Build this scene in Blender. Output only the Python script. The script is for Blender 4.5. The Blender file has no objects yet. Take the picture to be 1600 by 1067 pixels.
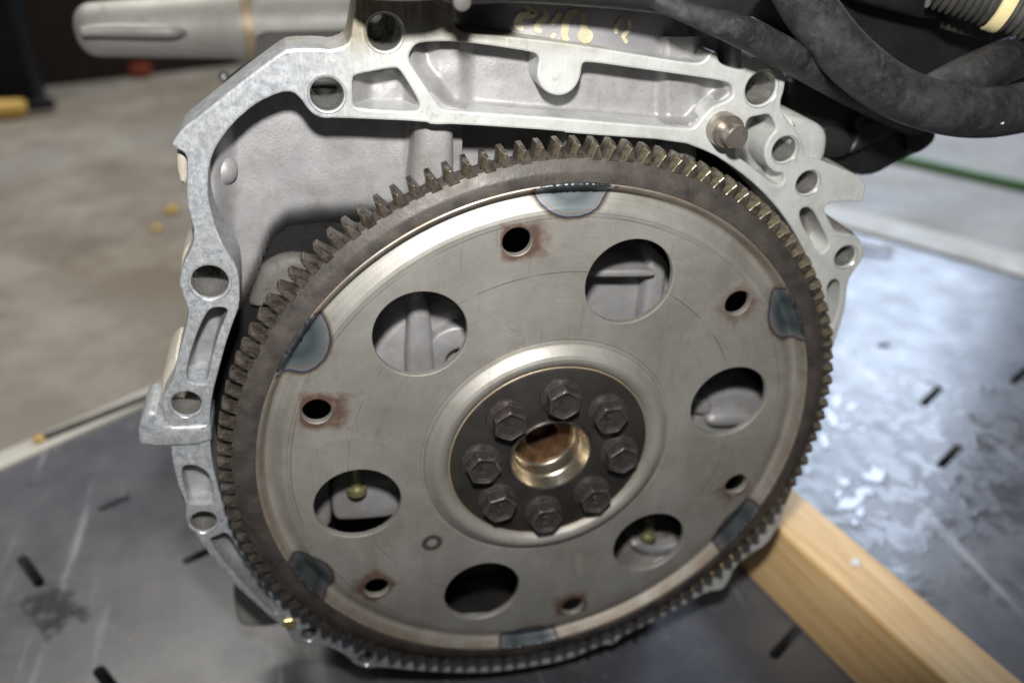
import bpy, bmesh, math, random
from mathutils import Vector, Matrix, geometry, noise
random.seed(7)
sc = bpy.context.scene
COL = sc.collection

# ------------------------------------------------------------------ camera
CZ = 0.205                       # height of the crankshaft axis above the deck
WM = Matrix(((0.97115912, -0.10367808, 0.21471102),
             (-0.23753613, -0.49870696, 0.8335874),
             (0.02065314, -0.86054763, -0.50895111)))   # camera (right, down, forward) -> world
CAM = Vector((-0.09703508, -0.30018544, 0.24722506 + CZ))
FPX = 1288.41
cd = bpy.data.cameras.new('camera')
cam = bpy.data.objects.new('camera', cd); COL.objects.link(cam)
cd.sensor_width = 36.0; cd.lens = FPX / 1600 * 36
cd.clip_start = 0.01; cd.clip_end = 60
cam.matrix_world = Matrix.Translation(CAM) @ Matrix((
    (WM[0][0], -WM[0][1], -WM[0][2]), (WM[1][0], -WM[1][1], -WM[1][2]), (WM[2][0], -WM[2][1], -WM[2][2]))).to_4x4()
cd.dof.use_dof = True; cd.dof.focus_distance = 0.328; cd.dof.aperture_fstop = 5.2
sc.camera = cam
FWD = WM @ Vector((0, 0, 1)); UPV = WM @ Vector((0, -1, 0)); RGT = WM @ Vector((1, 0, 0))

# ------------------------------------------------------------------ light
w = bpy.data.worlds.new('World'); sc.world = w; w.use_nodes = True
bg = w.node_tree.nodes['Background']
bg.inputs[0].default_value = (0.86, 0.90, 1.0, 1); bg.inputs[1].default_value = 0.085

def lamp(name, kind, loc, target, energy, color, **kw):
    l = bpy.data.lights.new(name, kind); l.energy = energy; l.color = color
    for k, v in kw.items(): setattr(l, k, v)
    o = bpy.data.objects.new(name, l); COL.objects.link(o); o.location = loc
    o.rotation_euler = (Vector(target) - Vector(loc)).to_track_quat('-Z', 'Y').to_euler()
    return o
def ray(px, py):
    return (WM @ Vector(((px - 800) / FPX, (py - 533.5) / FPX, 1))).normalized()
def at(px, py, Y):               # point of the picture on the engine plane Y = const
    d = ray(px, py); k = (Y - CAM.y) / d.y
    return CAM + k * d
def gr(px, py, z=0.0):           # point of the picture on the horizontal plane z
    d = ray(px, py); k = (z - CAM.z) / d.z
    return CAM + k * d
# the pop-up flash above the lens
fl = CAM + UPV * 0.085 - FWD * 0.02
fo = lamp('camera_flash', 'SPOT', fl, at(800, 190, 0.0), 11.3, (1.0, 0.985, 0.96),
          shadow_soft_size=0.012, spot_size=math.radians(68), spot_blend=0.55)
fo.scale = (1.75, 1, 1)
# tall workshop window beyond the engine to the right, strip lamps above
lamp('window_light', 'AREA', (2.3, 2.75, 1.85), (0.3, 0.3, 0.0), 74.0, (0.66, 0.79, 1.0), shape='RECTANGLE', size=1.35, size_y=1.7)
lamp('ceiling_light', 'AREA', (-0.7, 1.6, 2.6), (-0.4, 0.9, 0.0), 54.0, (1.0, 0.96, 0.89), shape='RECTANGLE', size=1.6, size_y=1.2)
sc.view_settings.view_transform = 'Standard'; sc.view_settings.look = 'None'
sc.view_settings.exposure = 0; sc.view_settings.gamma = 1

# ------------------------------------------------------------------ materials
def S(r, g, b):
    f = lambda c: (c / 255 / 12.92) if c / 255 <= 0.04045 else ((c / 255 + 0.055) / 1.055) ** 2.4
    return (f(r), f(g), f(b), 1)
class NT:
    def __init__(s, name):
        s.m = bpy.data.materials.new(name); s.m.use_nodes = True; s.t = s.m.node_tree
        s.b = s.t.nodes['Principled BSDF']; s.out = s.t.nodes['Material Output']
        s.tc = s.n('ShaderNodeTexCoord')
    def n(s, typ, **kw):
        x = s.t.nodes.new(typ)
        for k, v in kw.items(): setattr(x, k, v)
        return x
    def l(s, a, b): s.t.links.new(a, b)
    def vec(s, scale=(1, 1, 1), rot=(0, 0, 0), loc=(0, 0, 0)):
        m = s.n('ShaderNodeMapping'); s.l(s.tc.outputs['Object'], m.inputs[0])
        m.inputs['Scale'].default_value = scale; m.inputs['Rotation'].default_value = rot; m.inputs['Location'].default_value = loc
        return m.outputs[0]
    def noise(s, scale, detail=4, rough=0.55, vec=None, dist=0.0):
        x = s.n('ShaderNodeTexNoise'); s.l(vec or s.tc.outputs['Object'], x.inputs['Vector'])
        x.inputs['Scale'].default_value = scale; x.inputs['Detail'].default_value = detail
        x.inputs['Roughness'].default_value = rough; x.inputs['Distortion'].default_value = dist
        return x.outputs['Fac']
    def ramp(s, fac, stops):
        r = s.n('ShaderNodeValToRGB'); s.l(fac, r.inputs[0]); e = r.color_ramp.elements
        while len(e) < len(stops): e.new(0.5)
        for i, (p, c) in enumerate(stops):
            e[i].position = p; e[i].color = c if not isinstance(c, (int, float)) else (c, c, c, 1)
        return r.outputs[0]
    def mix(s, fac, a, b, mode='MIX'):
        x = s.n('ShaderNodeMix', data_type='RGBA', blend_type=mode)
        for sock, v in ((x.inputs[0], fac), (x.inputs[6], a), (x.inputs[7], b)):
            if hasattr(v, 'default_value') or hasattr(v, 'is_output'): s.l(v, sock)
            else: sock.default_value = v
        return x.outputs[2]
    def math(s, op, a, b=0.0, c=0.0, clamp=False):
        x = s.n('ShaderNodeMath', operation=op, use_clamp=clamp)
        for i, v in enumerate((a, b, c)):
            if isinstance(v, (int, float)): x.inputs[i].default_value = v
            else: s.l(v, x.inputs[i])
        return x.outputs[0]
    def bump(s, h, strength=0.3, dist=0.001):
        x = s.n('ShaderNodeBump'); s.l(h, x.inputs['Height'])
        x.inputs['Strength'].default_value = strength; x.inputs['Distance'].default_value = dist
        s.l(x.outputs[0], s.b.inputs['Normal'])
    def set(s, color=None, rough=None, metal=None, spec=None):
        for k, v in (('Base Color', color), ('Roughness', rough), ('Metallic', metal), ('Specular IOR Level', spec)):
            if v is None: continue
            if isinstance(v, (int, float)) or isinstance(v, tuple): s.b.inputs[k].default_value = v
            else: s.l(v, s.b.inputs[k])
        return s

def basic(name, c1, c2, scale, rough=(0.4, 0.6), metal=0.0, bump=0.2, bs=None, bd=0.0004, c3=None, c3lim=(0.62, 0.7), spec=0.5):
    m = NT(name); f = m.noise(scale, 5, 0.6)
    c = m.mix(m.ramp(f, [(0.3, 0.0), (0.7, 1.0)]), c1, c2)
    if c3:
        g = m.noise(scale * 3.1, 5, 0.65)
        c = m.mix(m.ramp(g, [(c3lim[0], 0.0), (c3lim[1], 1.0)]), c, c3)
    r = m.ramp(m.noise(scale * 2.3, 4), [(0.3, rough[0]), (0.7, rough[1])])
    m.set(c, r, metal, spec)
    m.bump(m.noise(bs or scale * 12, 3, 0.6), bump, bd)
    return m.m

def edge_wear(mat, color, radius, gain=6.0, strength=0.8):
    t = mat.node_tree; b = t.nodes['Principled BSDF']
    bv = t.nodes.new('ShaderNodeBevel'); bv.samples = 4; bv.inputs['Radius'].default_value = radius
    ge = t.nodes.new('ShaderNodeNewGeometry'); d = t.nodes.new('ShaderNodeVectorMath'); d.operation = 'DOT_PRODUCT'
    t.links.new(bv.outputs[0], d.inputs[0]); t.links.new(ge.outputs['Normal'], d.inputs[1])
    m1 = t.nodes.new('ShaderNodeMath'); m1.operation = 'MULTIPLY_ADD'; m1.use_clamp = True
    t.links.new(d.outputs['Value'], m1.inputs[0]); m1.inputs[1].default_value = -gain; m1.inputs[2].default_value = gain
    tc = t.nodes.new('ShaderNodeTexCoord'); nz = t.nodes.new('ShaderNodeTexNoise'); t.links.new(tc.outputs['Object'], nz.inputs['Vector'])
    nz.inputs['Scale'].default_value = 260; nz.inputs['Detail'].default_value = 4
    m2 = t.nodes.new('ShaderNodeMath'); m2.operation = 'MULTIPLY'; t.links.new(m1.outputs[0], m2.inputs[0])
    mr = t.nodes.new('ShaderNodeMapRange'); t.links.new(nz.outputs['Fac'], mr.inputs[0]); mr.inputs[1].default_value = 0.3; mr.inputs[2].default_value = 0.6; mr.inputs[4].default_value = strength
    t.links.new(mr.outputs[0], m2.inputs[1])
    mx = t.nodes.new('ShaderNodeMix'); mx.data_type = 'RGBA'; t.links.new(m2.outputs[0], mx.inputs[0])
    src = b.inputs['Base Color'].links[0].from_socket
    t.links.new(src, mx.inputs[6]); mx.inputs[7].default_value = color; t.links.new(mx.outputs[2], b.inputs['Base Color'])

def mat_flange():
    m = NT('machined_aluminium')
    base = m.mix(m.ramp(m.noise(55, 5, 0.6), [(0.3, 0.0), (0.7, 1.0)]), S(190, 192, 189), S(206, 207, 203))
    # bluish mottled corrosion on the left limb of the face
    sep = m.n('ShaderNodeSeparateXYZ'); m.l(m.tc.outputs['Object'], sep.inputs[0])
    lim = m.math('MULTIPLY_ADD', m.noise(30, 3), 0.05, sep.outputs[0])
    mask = m.ramp(lim, [(0.0, 1.0), (1.0, 0.0)])
    mr = m.n('ShaderNodeMapRange'); m.l(lim, mr.inputs[0]); mr.inputs[1].default_value = -0.068; mr.inputs[2].default_value = -0.04
    mr.inputs[3].default_value = 1; mr.inputs[4].default_value = 0
    blotch = m.ramp(m.noise(330, 7, 0.75), [(0.40, 0.0), (0.60, 1.0)])
    cor = m.mix(blotch, S(178, 180, 182), S(134, 139, 145))
    dots = m.ramp(m.noise(650, 3, 0.6), [(0.62, 0.0), (0.70, 1.0)])
    cor = m.mix(m.math('MULTIPLY', dots, 0.6), cor, S(92, 99, 110))
    c = m.mix(mr.outputs[0], base, cor)
    # greenish grease marks and grime specks on the clean part
    sp = m.ramp(m.noise(260, 6, 0.7), [(0.64, 0.0), (0.72, 1.0)])
    c = m.mix(m.math('MULTIPLY', sp, 0.35), c, S(120, 118, 110))
    c = m.mix(m.ramp(m.noise(75, 6, 0.7, m.vec((1, 1, 1), loc=(0.4, 0.9, 0.1))), [(0.46, 0.0), (0.70, 0.5)]), c, S(158, 156, 149))
    c = m.mix(m.ramp(m.noise(150, 6, 0.72, m.vec((1, 1, 1), loc=(2.4, 0.3, 1.1))), [(0.60, 0.0), (0.70, 0.45)]), c, S(134, 124, 108))
    # mottled yellowish brown above a set height, over the upper lug
    mr2 = m.n('ShaderNodeMapRange'); m.l(m.math('MULTIPLY_ADD', m.noise(45, 4), 0.03, sep.outputs[2]), mr2.inputs[0])
    mr2.inputs[1].default_value = 0.399; mr2.inputs[2].default_value = 0.411
    st = m.mix(m.ramp(m.noise(110, 6, 0.7), [(0.35, 0.0), (0.65, 1.0)]), S(112, 102, 82), S(158, 152, 132))
    c = m.mix(mr2.outputs[0], c, st)
    # fine directional machining marks and scratches
    for k, (rot, sx) in enumerate(((0.75, 900), (-0.85, 1100), (0.1, 800))):
        sv = m.vec((sx, sx, 22), (0, rot, 0), (k * 1.7, 0, k))
        c = m.mix(m.ramp(m.noise(1.0, 3, 0.6, sv), [(0.60, 0.0), (0.74, 0.32)]), c, S(226, 228, 228) if k != 1 else S(128, 132, 136))
    c = m.mix(m.ramp(m.noise(1500, 3, 0.7), [(0.6, 0.0), (0.72, 0.3)]), c, S(104, 104, 102))
    m.set(c, m.ramp(m.noise(90, 4), [(0.3, 0.36), (0.7, 0.52)]), 0.25, 0.5)
    v = m.vec((900, 900, 60), (0, 0.5, 0))
    m.bump(m.math('ADD', m.math('MULTIPLY', m.noise(1, 3, 0.5, v), 0.5), m.noise(900, 3, 0.6)), 0.18, 0.0002)
    return m.m

def mat_plate():
    m = NT('stained_sheet_steel')
    sep = m.n('ShaderNodeSeparateXYZ'); m.l(m.tc.outputs['Object'], sep.inputs[0])
    r = m.math('SQRT', m.math('ADD', m.math('MULTIPLY', sep.outputs[0], sep.outputs[0]), m.math('MULTIPLY', sep.outputs[2], sep.outputs[2])))
    c = m.mix(m.ramp(m.noise(26, 6, 0.62, dist=0.3), [(0.32, 0.0), (0.7, 1.0)]), S(165, 162, 155), S(190, 187, 180))
    c = m.mix(m.ramp(m.noise(70, 5, 0.7), [(0.55, 0.0), (0.75, 0.5)]), c, S(150, 140, 118))
    c = m.mix(m.ramp(m.noise(520, 4, 0.7), [(0.63, 0.0), (0.75, 0.35)]), c, S(92, 86, 76))
    # scribed bolt circle and other faint turning marks
    wob = m.math('MULTIPLY_ADD', m.noise(14, 2), 0.0008, r)
    for rad, wd, amt, sc2 in ((0.0956, 0.00028, 0.55, 35), (0.1205, 0.0003, 0.45, 20), (0.0838, 0.0002, 0.16, 50), (0.1080, 0.0002, 0.12, 44)):
        d = m.math('ABSOLUTE', m.math('SUBTRACT', wob, rad))
        ln = m.math('MULTIPLY', m.math('LESS_THAN', d, wd), m.ramp(m.noise(sc2, 3), [(0.42, 0.0), (0.55, amt)]))
        c = m.mix(ln, c, S(70, 64, 56))
    # brown film in the outer groove
    mr = m.n('ShaderNodeMapRange'); m.l(r, mr.inputs[0]); mr.inputs[1].default_value = 0.1305; mr.inputs[2].default_value = 0.1325
    c = m.mix(m.math('MULTIPLY', mr.outputs[0], m.ramp(m.noise(60, 5, 0.7), [(0.35, 0.15), (0.65, 0.75)])), c, S(132, 104, 78))
    for k, (rot, sx, sz, lo) in enumerate(((0.5, 420, 9, 0.66), (-0.7, 520, 12, 0.67), (1.3, 460, 8, 0.68), (0.05, 600, 14, 0.68))):
        sv = m.vec((sx, 1, sz * 3.5), (0, rot, 0), (k * 2.3, 0, k * 1.1))
        c = m.mix(m.ramp(m.noise(1.0, 2, 0.5, sv), [(lo, 0.0), (lo + 0.05, 0.2)]), c, S(206, 202, 192) if k % 2 else S(104, 98, 90))
    cx_ = m.n('ShaderNodeCombineXYZ'); m.l(m.math('MULTIPLY', r, 1500.0), cx_.inputs[0])
    c = m.mix(m.ramp(m.noise(1.0, 3, 0.7, cx_.outputs[0]), [(0.42, 0.0), (0.62, 0.22)]), c, S(120, 115, 106))
    sm = m.ramp(m.noise(11, 6, 0.68, m.vec((1, 1, 1), loc=(0.7, 0, 0.3)), 0.8), [(0.46, 0.0), (0.66, 0.55)])
    c = m.mix(sm, c, S(124, 118, 107))
    c = m.mix(m.ramp(m.noise(130, 6, 0.72, None, 1.2), [(0.6, 0.0), (0.7, 0.3)]), c, S(116, 104, 90))
    rg = m.mix(sm, m.ramp(m.noise(60, 5, 0.65), [(0.3, 0.43), (0.7, 0.54)]), (0.62, 0.62, 0.62, 1))
    m.set(c, rg, 0.62, 0.5)
    m.bump(m.noise(700, 4, 0.6), 0.12, 0.0002)
    return m.m

def mat_ring():
    m = NT('rusty_gear_steel')
    c = m.mix(m.ramp(m.noise(60, 6, 0.7), [(0.34, 0.0), (0.68, 1.0)]), S(62, 59, 57), S(90, 83, 77))
    c = m.mix(m.ramp(m.noise(150, 6, 0.7), [(0.58, 0.0), (0.78, 0.5)]), c, S(112, 90, 70))
    c = m.mix(m.ramp(m.noise(320, 4, 0.7), [(0.62, 0.0), (0.74, 0.7)]), c, S(44, 38, 36))
    m.set(c, m.ramp(m.noise(120, 4), [(0.3, 0.38), (0.7, 0.68)]), 0.35, 0.5)
    m.bump(m.noise(500, 5, 0.65), 0.35, 0.0004)
    return m.m

def mat_tooth():
    m = NT('worn_tooth_steel')
    oi = m.n('ShaderNodeObjectInfo')
    vm = m.n('ShaderNodeVectorMath', operation='ADD'); m.l(m.tc.outputs['Object'], vm.inputs[0]); m.l(oi.outputs['Random'], vm.inputs[1])
    v = vm.outputs[0]
    f = m.ramp(m.noise(240, 5, 0.7, v), [(0.38, 0.0), (0.62, 1.0)])
    c = m.mix(f, S(122, 114, 104), S(76, 68, 62))
    c = m.mix(m.ramp(m.noise(500, 4, 0.7, v), [(0.6, 0.0), (0.7, 0.7)]), c, S(60, 48, 40))
    m.set(c, m.ramp(m.noise(300, 4, 0.6, v), [(0.3, 0.24), (0.7, 0.5)]), 0.7, 0.5)
    m.bump(m.noise(900, 4, 0.6, v), 0.3, 0.0003)
    return m.m

def mat_decal(name, stops, alpha_stops, rough=0.4, metal=0.5, nscale=220, namp=0.25):
    """stain whose strength falls off towards its own rim (vertex attribute 'd', 0 rim .. 1 centre)"""
    m = NT(name)
    a = m.n('ShaderNodeAttribute', attribute_name='d')
    d = m.math('ADD', a.outputs['Fac'], m.math('MULTIPLY', m.math('SUBTRACT', m.noise(nscale, 5, 0.65), 0.5), namp))
    m.set(m.ramp(d, stops), rough, metal, 0.5)
    m.l(m.ramp(d, alpha_stops), m.b.inputs['Alpha'])
    return m.m

def mat_wood():
    m = NT('pine_wood')
    oi = m.vec((1, 1, 1))
    v = m.vec((60, 3.0, 60))
    g = m.noise(3.0, 5, 0.6, v, 0.6)
    c = m.ramp(g, [(0.3, S(220, 174, 112)), (0.5, S(243, 206, 150)), (0.72, S(252, 222, 174))])
    v2 = m.vec((260, 6, 260))
    c = m.mix(m.ramp(m.noise(2.2, 4, 0.6, v2), [(0.52, 0.0), (0.68, 0.4)]), c, S(200, 146, 84))
    bl = m.ramp(m.noise(9, 3, 0.6), [(0.5, 0.0), (0.75, 0.35)])
    c = m.mix(bl, c, S(220, 166, 96))
    kv = m.n('ShaderNodeTexVoronoi'); m.l(m.vec((14, 5, 14), loc=(0.3, 0.1, 0.45)), kv.inputs['Vector']); kv.inputs['Scale'].default_value = 1.2
    kn = m.ramp(kv.outputs['Distance'], [(0.035, 1.0), (0.075, 0.0)])
    c = m.mix(m.math('MULTIPLY', kn, 0.7), c, S(128, 78, 40))
    st = m.ramp(m.noise(24, 6, 0.7, m.vec((1, 0.5, 1), loc=(1.1, 3.3, 0.2))), [(0.62, 0.0), (0.72, 0.45)])
    c = m.mix(st, c, S(150, 118, 84))
    dn = m.ramp(m.noise(180, 3, 0.6), [(0.68, 0.0), (0.74, 0.7)])
    c = m.mix(dn, c, S(128, 98, 66))
    m.set(c, 0.55, 0.0, 0.35); m.bump(m.math('SUBTRACT', m.noise(4, 4, 0.6, v2), m.math('MULTIPLY', dn, 0.6)), 0.4, 0.0006)
    return m.m

def mat_pallet():
    m = NT('scuffed_grey_plastic')
    c = m.mix(m.ramp(m.noise(5, 6, 0.62), [(0.35, 0.0), (0.7, 1.0)]), S(80, 81, 88), S(104, 104, 107))
    c = m.mix(m.ramp(m.noise(28, 6, 0.7), [(0.5, 0.0), (0.75, 0.55)]), c, S(116, 114, 111))
    # long pale scrapes
    for k, (ang, sx, lo) in enumerate(((0.6, 70, 0.66), (-0.9, 55, 0.67), (0.15, 80, 0.68))):
        v = m.vec((sx, 4.5, 1), (0, 0, ang), (k * 3.1, k, 0))
        c = m.mix(m.ramp(m.noise(1.0, 3, 0.5, v), [(lo - 0.02, 0.0), (lo + 0.10, 0.75)]), c, S(176, 178, 184))
    sp = m.ramp(m.noise(160, 3, 0.6), [(0.70, 0.0), (0.76, 0.8)])
    c = m.mix(sp, c, S(178, 172, 150))
    dk = m.ramp(m.noise(11, 5, 0.65, m.vec((1, 1, 1), loc=(2.3, 0.4, 0))), [(0.60, 0.0), (0.72, 0.7)])
    c = m.mix(dk, c, S(58, 57, 60))
    # spilled coolant film on the right: smoother, rippled
    gm = m.n('ShaderNodeVectorMath', operation='DISTANCE'); m.l(m.tc.outputs['Object'], gm.inputs[0])
    p = gr(1300, 690); gm.inputs[1].default_value = (p.x, p.y, 0)
    wet = m.ramp(m.math('ADD', m.math('MULTIPLY', gm.outputs['Value'], 2.6), m.math('MULTIPLY', m.math('SUBTRACT', m.noise(26, 4, 0.6), 0.5), 1.2)), [(0.30, 1.0), (0.55, 0.0)])
    ro = m.ramp(m.noise(24, 5, 0.6), [(0.3, 0.19), (0.7, 0.36)])
    wp = m.math('MULTIPLY', wet, m.ramp(m.noise(48, 4, 0.6, None, 0.8), [(0.48, 0.0), (0.54, 1.0)]))
    ro = m.mix(wp, ro, (0.04, 0.04, 0.04, 1))
    m.set(c, ro, 0.0, 0.5)
    h = m.math('ADD', m.math('MULTIPLY', m.noise(420, 4, 0.6), 0.12), m.math('MULTIPLY', m.noise(16, 3, 0.5), 0.10))
    h = m.math('ADD', h, m.math('MULTIPLY', m.math('MULTIPLY', wp, m.noise(60, 2, 0.5)), 0.32))
    m.bump(h, 0.22, 0.002)
    return m.m

def mat_floor():
    m = NT('stained_concrete')
    c = m.mix(m.ramp(m.noise(1.6, 6, 0.6), [(0.36, 0.0), (0.66, 1.0)]), S(128, 116, 98), S(154, 149, 142))
    c = m.mix(m.ramp(m.noise(7, 6, 0.7), [(0.45, 0.0), (0.72, 0.75)]), c, S(176, 170, 156))
    c = m.mix(m.ramp(m.noise(4.2, 5, 0.6, m.vec((1, 1, 1), loc=(5, 2, 0))), [(0.58, 0.0), (0.72, 0.6)]), c, S(112, 104, 94))
    m.set(c, m.ramp(m.noise(9, 4), [(0.3, 0.42), (0.7, 0.65)]), 0.0, 0.5)
    m.bump(m.noise(90, 4, 0.6), 0.2, 0.002)
    return m.m

def mat_hose(name='scuffed_black_rubber', k=1.0):
    m = NT(name)
    f = m.ramp(m.noise(62, 7, 0.74), [(0.40, 0.0), (0.72, 1.0)])
    c = m.mix(f, S(34, 34, 36), S(int(66 * k), int(65 * k), int(65 * k)))
    c = m.mix(m.ramp(m.noise(210, 5, 0.7), [(0.52, 0.0), (0.74, 0.5)]), c, S(int(88 * k), int(86 * k), int(83 * k)))
    m.set(c, m.ramp(f, [(0, 0.45), (1, 0.75)]), 0.0, 0.4); m.bump(m.noise(300, 4, 0.6), 0.3, 0.0005)
    return m.m

def mat_cast():
    m = NT('sand_cast_aluminium')
    c = m.mix(m.ramp(m.noise(32, 6, 0.65), [(0.32, 0.0), (0.68, 1.0)]), S(144, 143, 143), S(174, 173, 174))
    c = m.mix(m.ramp(m.noise(95, 6, 0.7), [(0.5, 0.0), (0.75, 0.55)]), c, S(132, 124, 118))
    c = m.mix(m.ramp(m.noise(1100, 3, 0.7), [(0.52, 0.0), (0.7, 0.4)]), c, S(110, 106, 103))
    c = m.mix(m.ramp(m.noise(18, 3, 0.6, m.vec((1, 1, 0.35), loc=(3, 1, 2))), [(0.58, 0.0), (0.72, 0.4)]), c, S(124, 110, 96))
    m.set(c, m.ramp(m.noise(60, 5, 0.65), [(0.3, 0.40), (0.7, 0.58)]), 0.35, 0.5)
    m.bump(m.math('ADD', m.noise(1000, 3, 0.7), m.math('MULTIPLY', m.noise(160, 3, 0.6), 0.8)), 0.35, 0.0004)
    return m.m
M = {}
M['flange'] = mat_flange(); M['plate'] = mat_plate(); M['ring'] = mat_ring(); M['tooth'] = mat_tooth()
M['wood'] = mat_wood(); M['pallet'] = mat_pallet(); M['floor'] = mat_floor(); M['hose'] = mat_hose()
M['cast'] = mat_cast()
M['castdark'] = basic('oily_cast_aluminium', S(120, 114, 108), S(150, 146, 142), 45, (0.4, 0.6), 0.3, 0.4, 400, 0.0006, S(92, 80, 66), (0.56, 0.72))
M['paintedblock'] = basic('upper_cast_wall', S(146, 144, 146), S(170, 168, 170), 35, (0.34, 0.5), 0.35, 0.25, 380, 0.0005)
M['body'] = basic('shadowed_block_casting', S(28, 27, 26), S(40, 38, 36), 30, (0.5, 0.7), 0.2, 0.4, 200, 0.001)  # near-black tone puts the shade behind the flange into the casting colour
M['blackcav'] = basic('cavity_shade_casting', S(16, 15, 15), S(24, 23, 23), 30, (0.5, 0.7), 0.1, 0.4, 200, 0.001)  # the bell cavity's deep shade is put into this almost black colour
M['worn'] = basic('polished_tooth_chamfer', S(196, 186, 160), S(150, 136, 112), 300, (0.2, 0.4), 0.85, 0.25, 900, 0.0002, S(96, 78, 62), (0.56, 0.66))
M['bead'] = basic('scaled_weld_metal', S(66, 68, 70), S(104, 108, 110), 300, (0.25, 0.5), 0.7, 0.4, 900, 0.0003, S(92, 74, 58), (0.58, 0.7))
M['web'] = basic('darkened_inner_casting', S(92, 88, 84), S(118, 114, 110), 50, (0.55, 0.75), 0.1, 0.4, 500, 0.0006, S(70, 62, 54), (0.54, 0.7))  # web casting toned down so it reads as a hollow
M['beige'] = basic('raw_cast_boss', S(172, 166, 152), S(192, 186, 172), 60, (0.45, 0.6), 0.1, 0.3, 400, 0.0005, S(160, 140, 116), (0.66, 0.74))
M['disc'] = basic('blackened_steel', S(54, 52, 50), S(70, 67, 63), 50, (0.32, 0.5), 0.5, 0.15, 400, 0.0003, S(84, 68, 54), (0.64, 0.76))
M['bolt'] = basic('phosphated_bolt_steel', S(66, 62, 61), S(88, 82, 80), 140, (0.28, 0.46), 0.6, 0.3, 700, 0.0002, S(124, 106, 94), (0.58, 0.72))
M['bore'] = basic('oily_bright_steel', S(196, 191, 180), S(178, 166, 142), 60, (0.22, 0.36), 0.95, 0.1, 300, 0.0003, S(150, 120, 80), (0.62, 0.78))
M['borerust'] = basic('rust_bottom', S(120, 88, 62), S(66, 48, 38), 220, (0.3, 0.55), 0.6, 0.4, 400, 0.0005)
M['pin'] = basic('dowel_steel', S(150, 142, 132), S(170, 164, 154), 120, (0.25, 0.4), 0.8, 0.15, 500, 0.0003, S(110, 90, 72), (0.6, 0.72))
M['bright'] = basic('drilled_bore_aluminium', S(196, 195, 191), S(158, 156, 151), 90, (0.22, 0.36), 0.8, 0.1, 400, 0.0002)
M['black'] = basic('black_moulded_plastic', S(26, 26, 27), S(38, 37, 37), 40, (0.35, 0.55), 0.0, 0.25, 260, 0.0006, S(60, 58, 54), (0.66, 0.78))
M['conduit'] = basic('dusty_conduit_plastic', S(50, 49, 47), S(84, 82, 78), 80, (0.5, 0.7), 0.0, 0.3, 300, 0.0006)
M['cream'] = basic('cream_nylon', S(226, 208, 150), S(236, 222, 172), 60, (0.35, 0.5), 0.0, 0.1)
M['housing'] = basic('dull_cast_housing', S(152, 150, 144), S(176, 174, 168), 22, (0.42, 0.6), 0.25, 0.3, 200, 0.0008, S(150, 142, 130), (0.58, 0.75))
M['collar'] = basic('tan_clamp_steel', S(150, 132, 108), S(172, 156, 132), 40, (0.4, 0.55), 0.3, 0.2)
M['lip'] = basic('worn_pale_edge', S(186, 182, 168), S(206, 202, 190), 12, (0.45, 0.6), 0.0, 0.2, 120, 0.001, S(150, 145, 130), (0.58, 0.7))
M['wall'] = basic('dark_cabinet_paint', S(44, 35, 31), S(58, 46, 40), 4, (0.5, 0.7), 0.0, 0.1, spec=0.2)
M['blackpost'] = basic('black_post_paint', S(18, 18, 20), S(28, 28, 30), 20, (0.5, 0.7), spec=0.2)
M['yellow'] = basic('yellow_plastic', S(206, 164, 70), S(214, 178, 96), 40, (0.35, 0.5))
M['orange'] = basic('orange_plastic', S(120, 48, 24), S(136, 58, 30), 40, (0.4, 0.6))
M['teal'] = basic('teal_plastic', S(90, 160, 140), S(110, 178, 158), 40, (0.4, 0.6))
M['green'] = basic('green_hose_rubber', S(40, 104, 22), S(56, 122, 32), 30, (0.4, 0.6))
M['tan'] = basic('tan_splinter_wood', S(160, 146, 108), S(178, 162, 124), 60, (0.5, 0.7))
M['mark'] = basic('old_yellow_paint', S(172, 164, 132), S(196, 190, 166), 90, (0.4, 0.6), 0.0, 0.2, 300, 0.0003, S(190, 160, 90), (0.55, 0.68))
M['white'] = basic('white_paint_chip', S(232, 232, 226), S(240, 240, 236), 90, (0.4, 0.6))
M['coolant'] = basic('clear_coolant', S(120, 126, 140), S(140, 146, 158), 60, (0.03, 0.07), 0.0, 0.1, 200, 0.0006, spec=1.0)
M['greenbolt'] = basic('zinc_plated_bolt', S(132, 130, 96), S(156, 152, 116), 120, (0.3, 0.5), 0.6)
M['gold'] = basic('yellow_passivated_bolt', S(214, 190, 128), S(228, 208, 156), 120, (0.2, 0.35), 0.8)
def weldmat(name, k, core, edge):
    return mat_decal(name, [(0.0, S(150, 132, 104)), (0.045, S(128, 92, 60)), (0.09, S(96, 74, 62)), (0.13, S(66, 68, 82)), (0.16, S(*edge)), (0.20, S(int(150 * k), int(134 * k), int(126 * k))), (0.27, S(*core)), (0.55, S(int(core[0] * .72), int(core[1] * .74), int(core[2] * .75))), (1.0, S(*core))],
                     [(0.0, 0.0), (0.06, 0.35), (0.13, 0.85), (0.3, 0.92)], 0.32, 0.55, 160, 0.10)
M['weld'] = weldmat('heat_tint_pale', 1.1, (146, 156, 158), (150, 168, 186))
M['weld2'] = weldmat('heat_tint_dark', 0.95, (112, 121, 124), (120, 138, 158))
M['weld3'] = weldmat('heat_tint_dull', 0.8, (96, 102, 104), (88, 98, 114))
M['rust'] = mat_decal('rust_bloom', [(0.0, S(146, 126, 104)), (0.7, S(124, 96, 76)), (1.3, S(98, 70, 56))], [(0.1, 0.0), (1.0, 0.62)], 0.55, 0.3, 230, 1.7)
M['stain'] = mat_decal('dark_ring_stain', [(0.0, S(100, 96, 88)), (1.0, S(70, 66, 60))], [(0.1, 0.0), (0.6, 0.75)], 0.5, 0.4, 300, 0.5)
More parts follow.
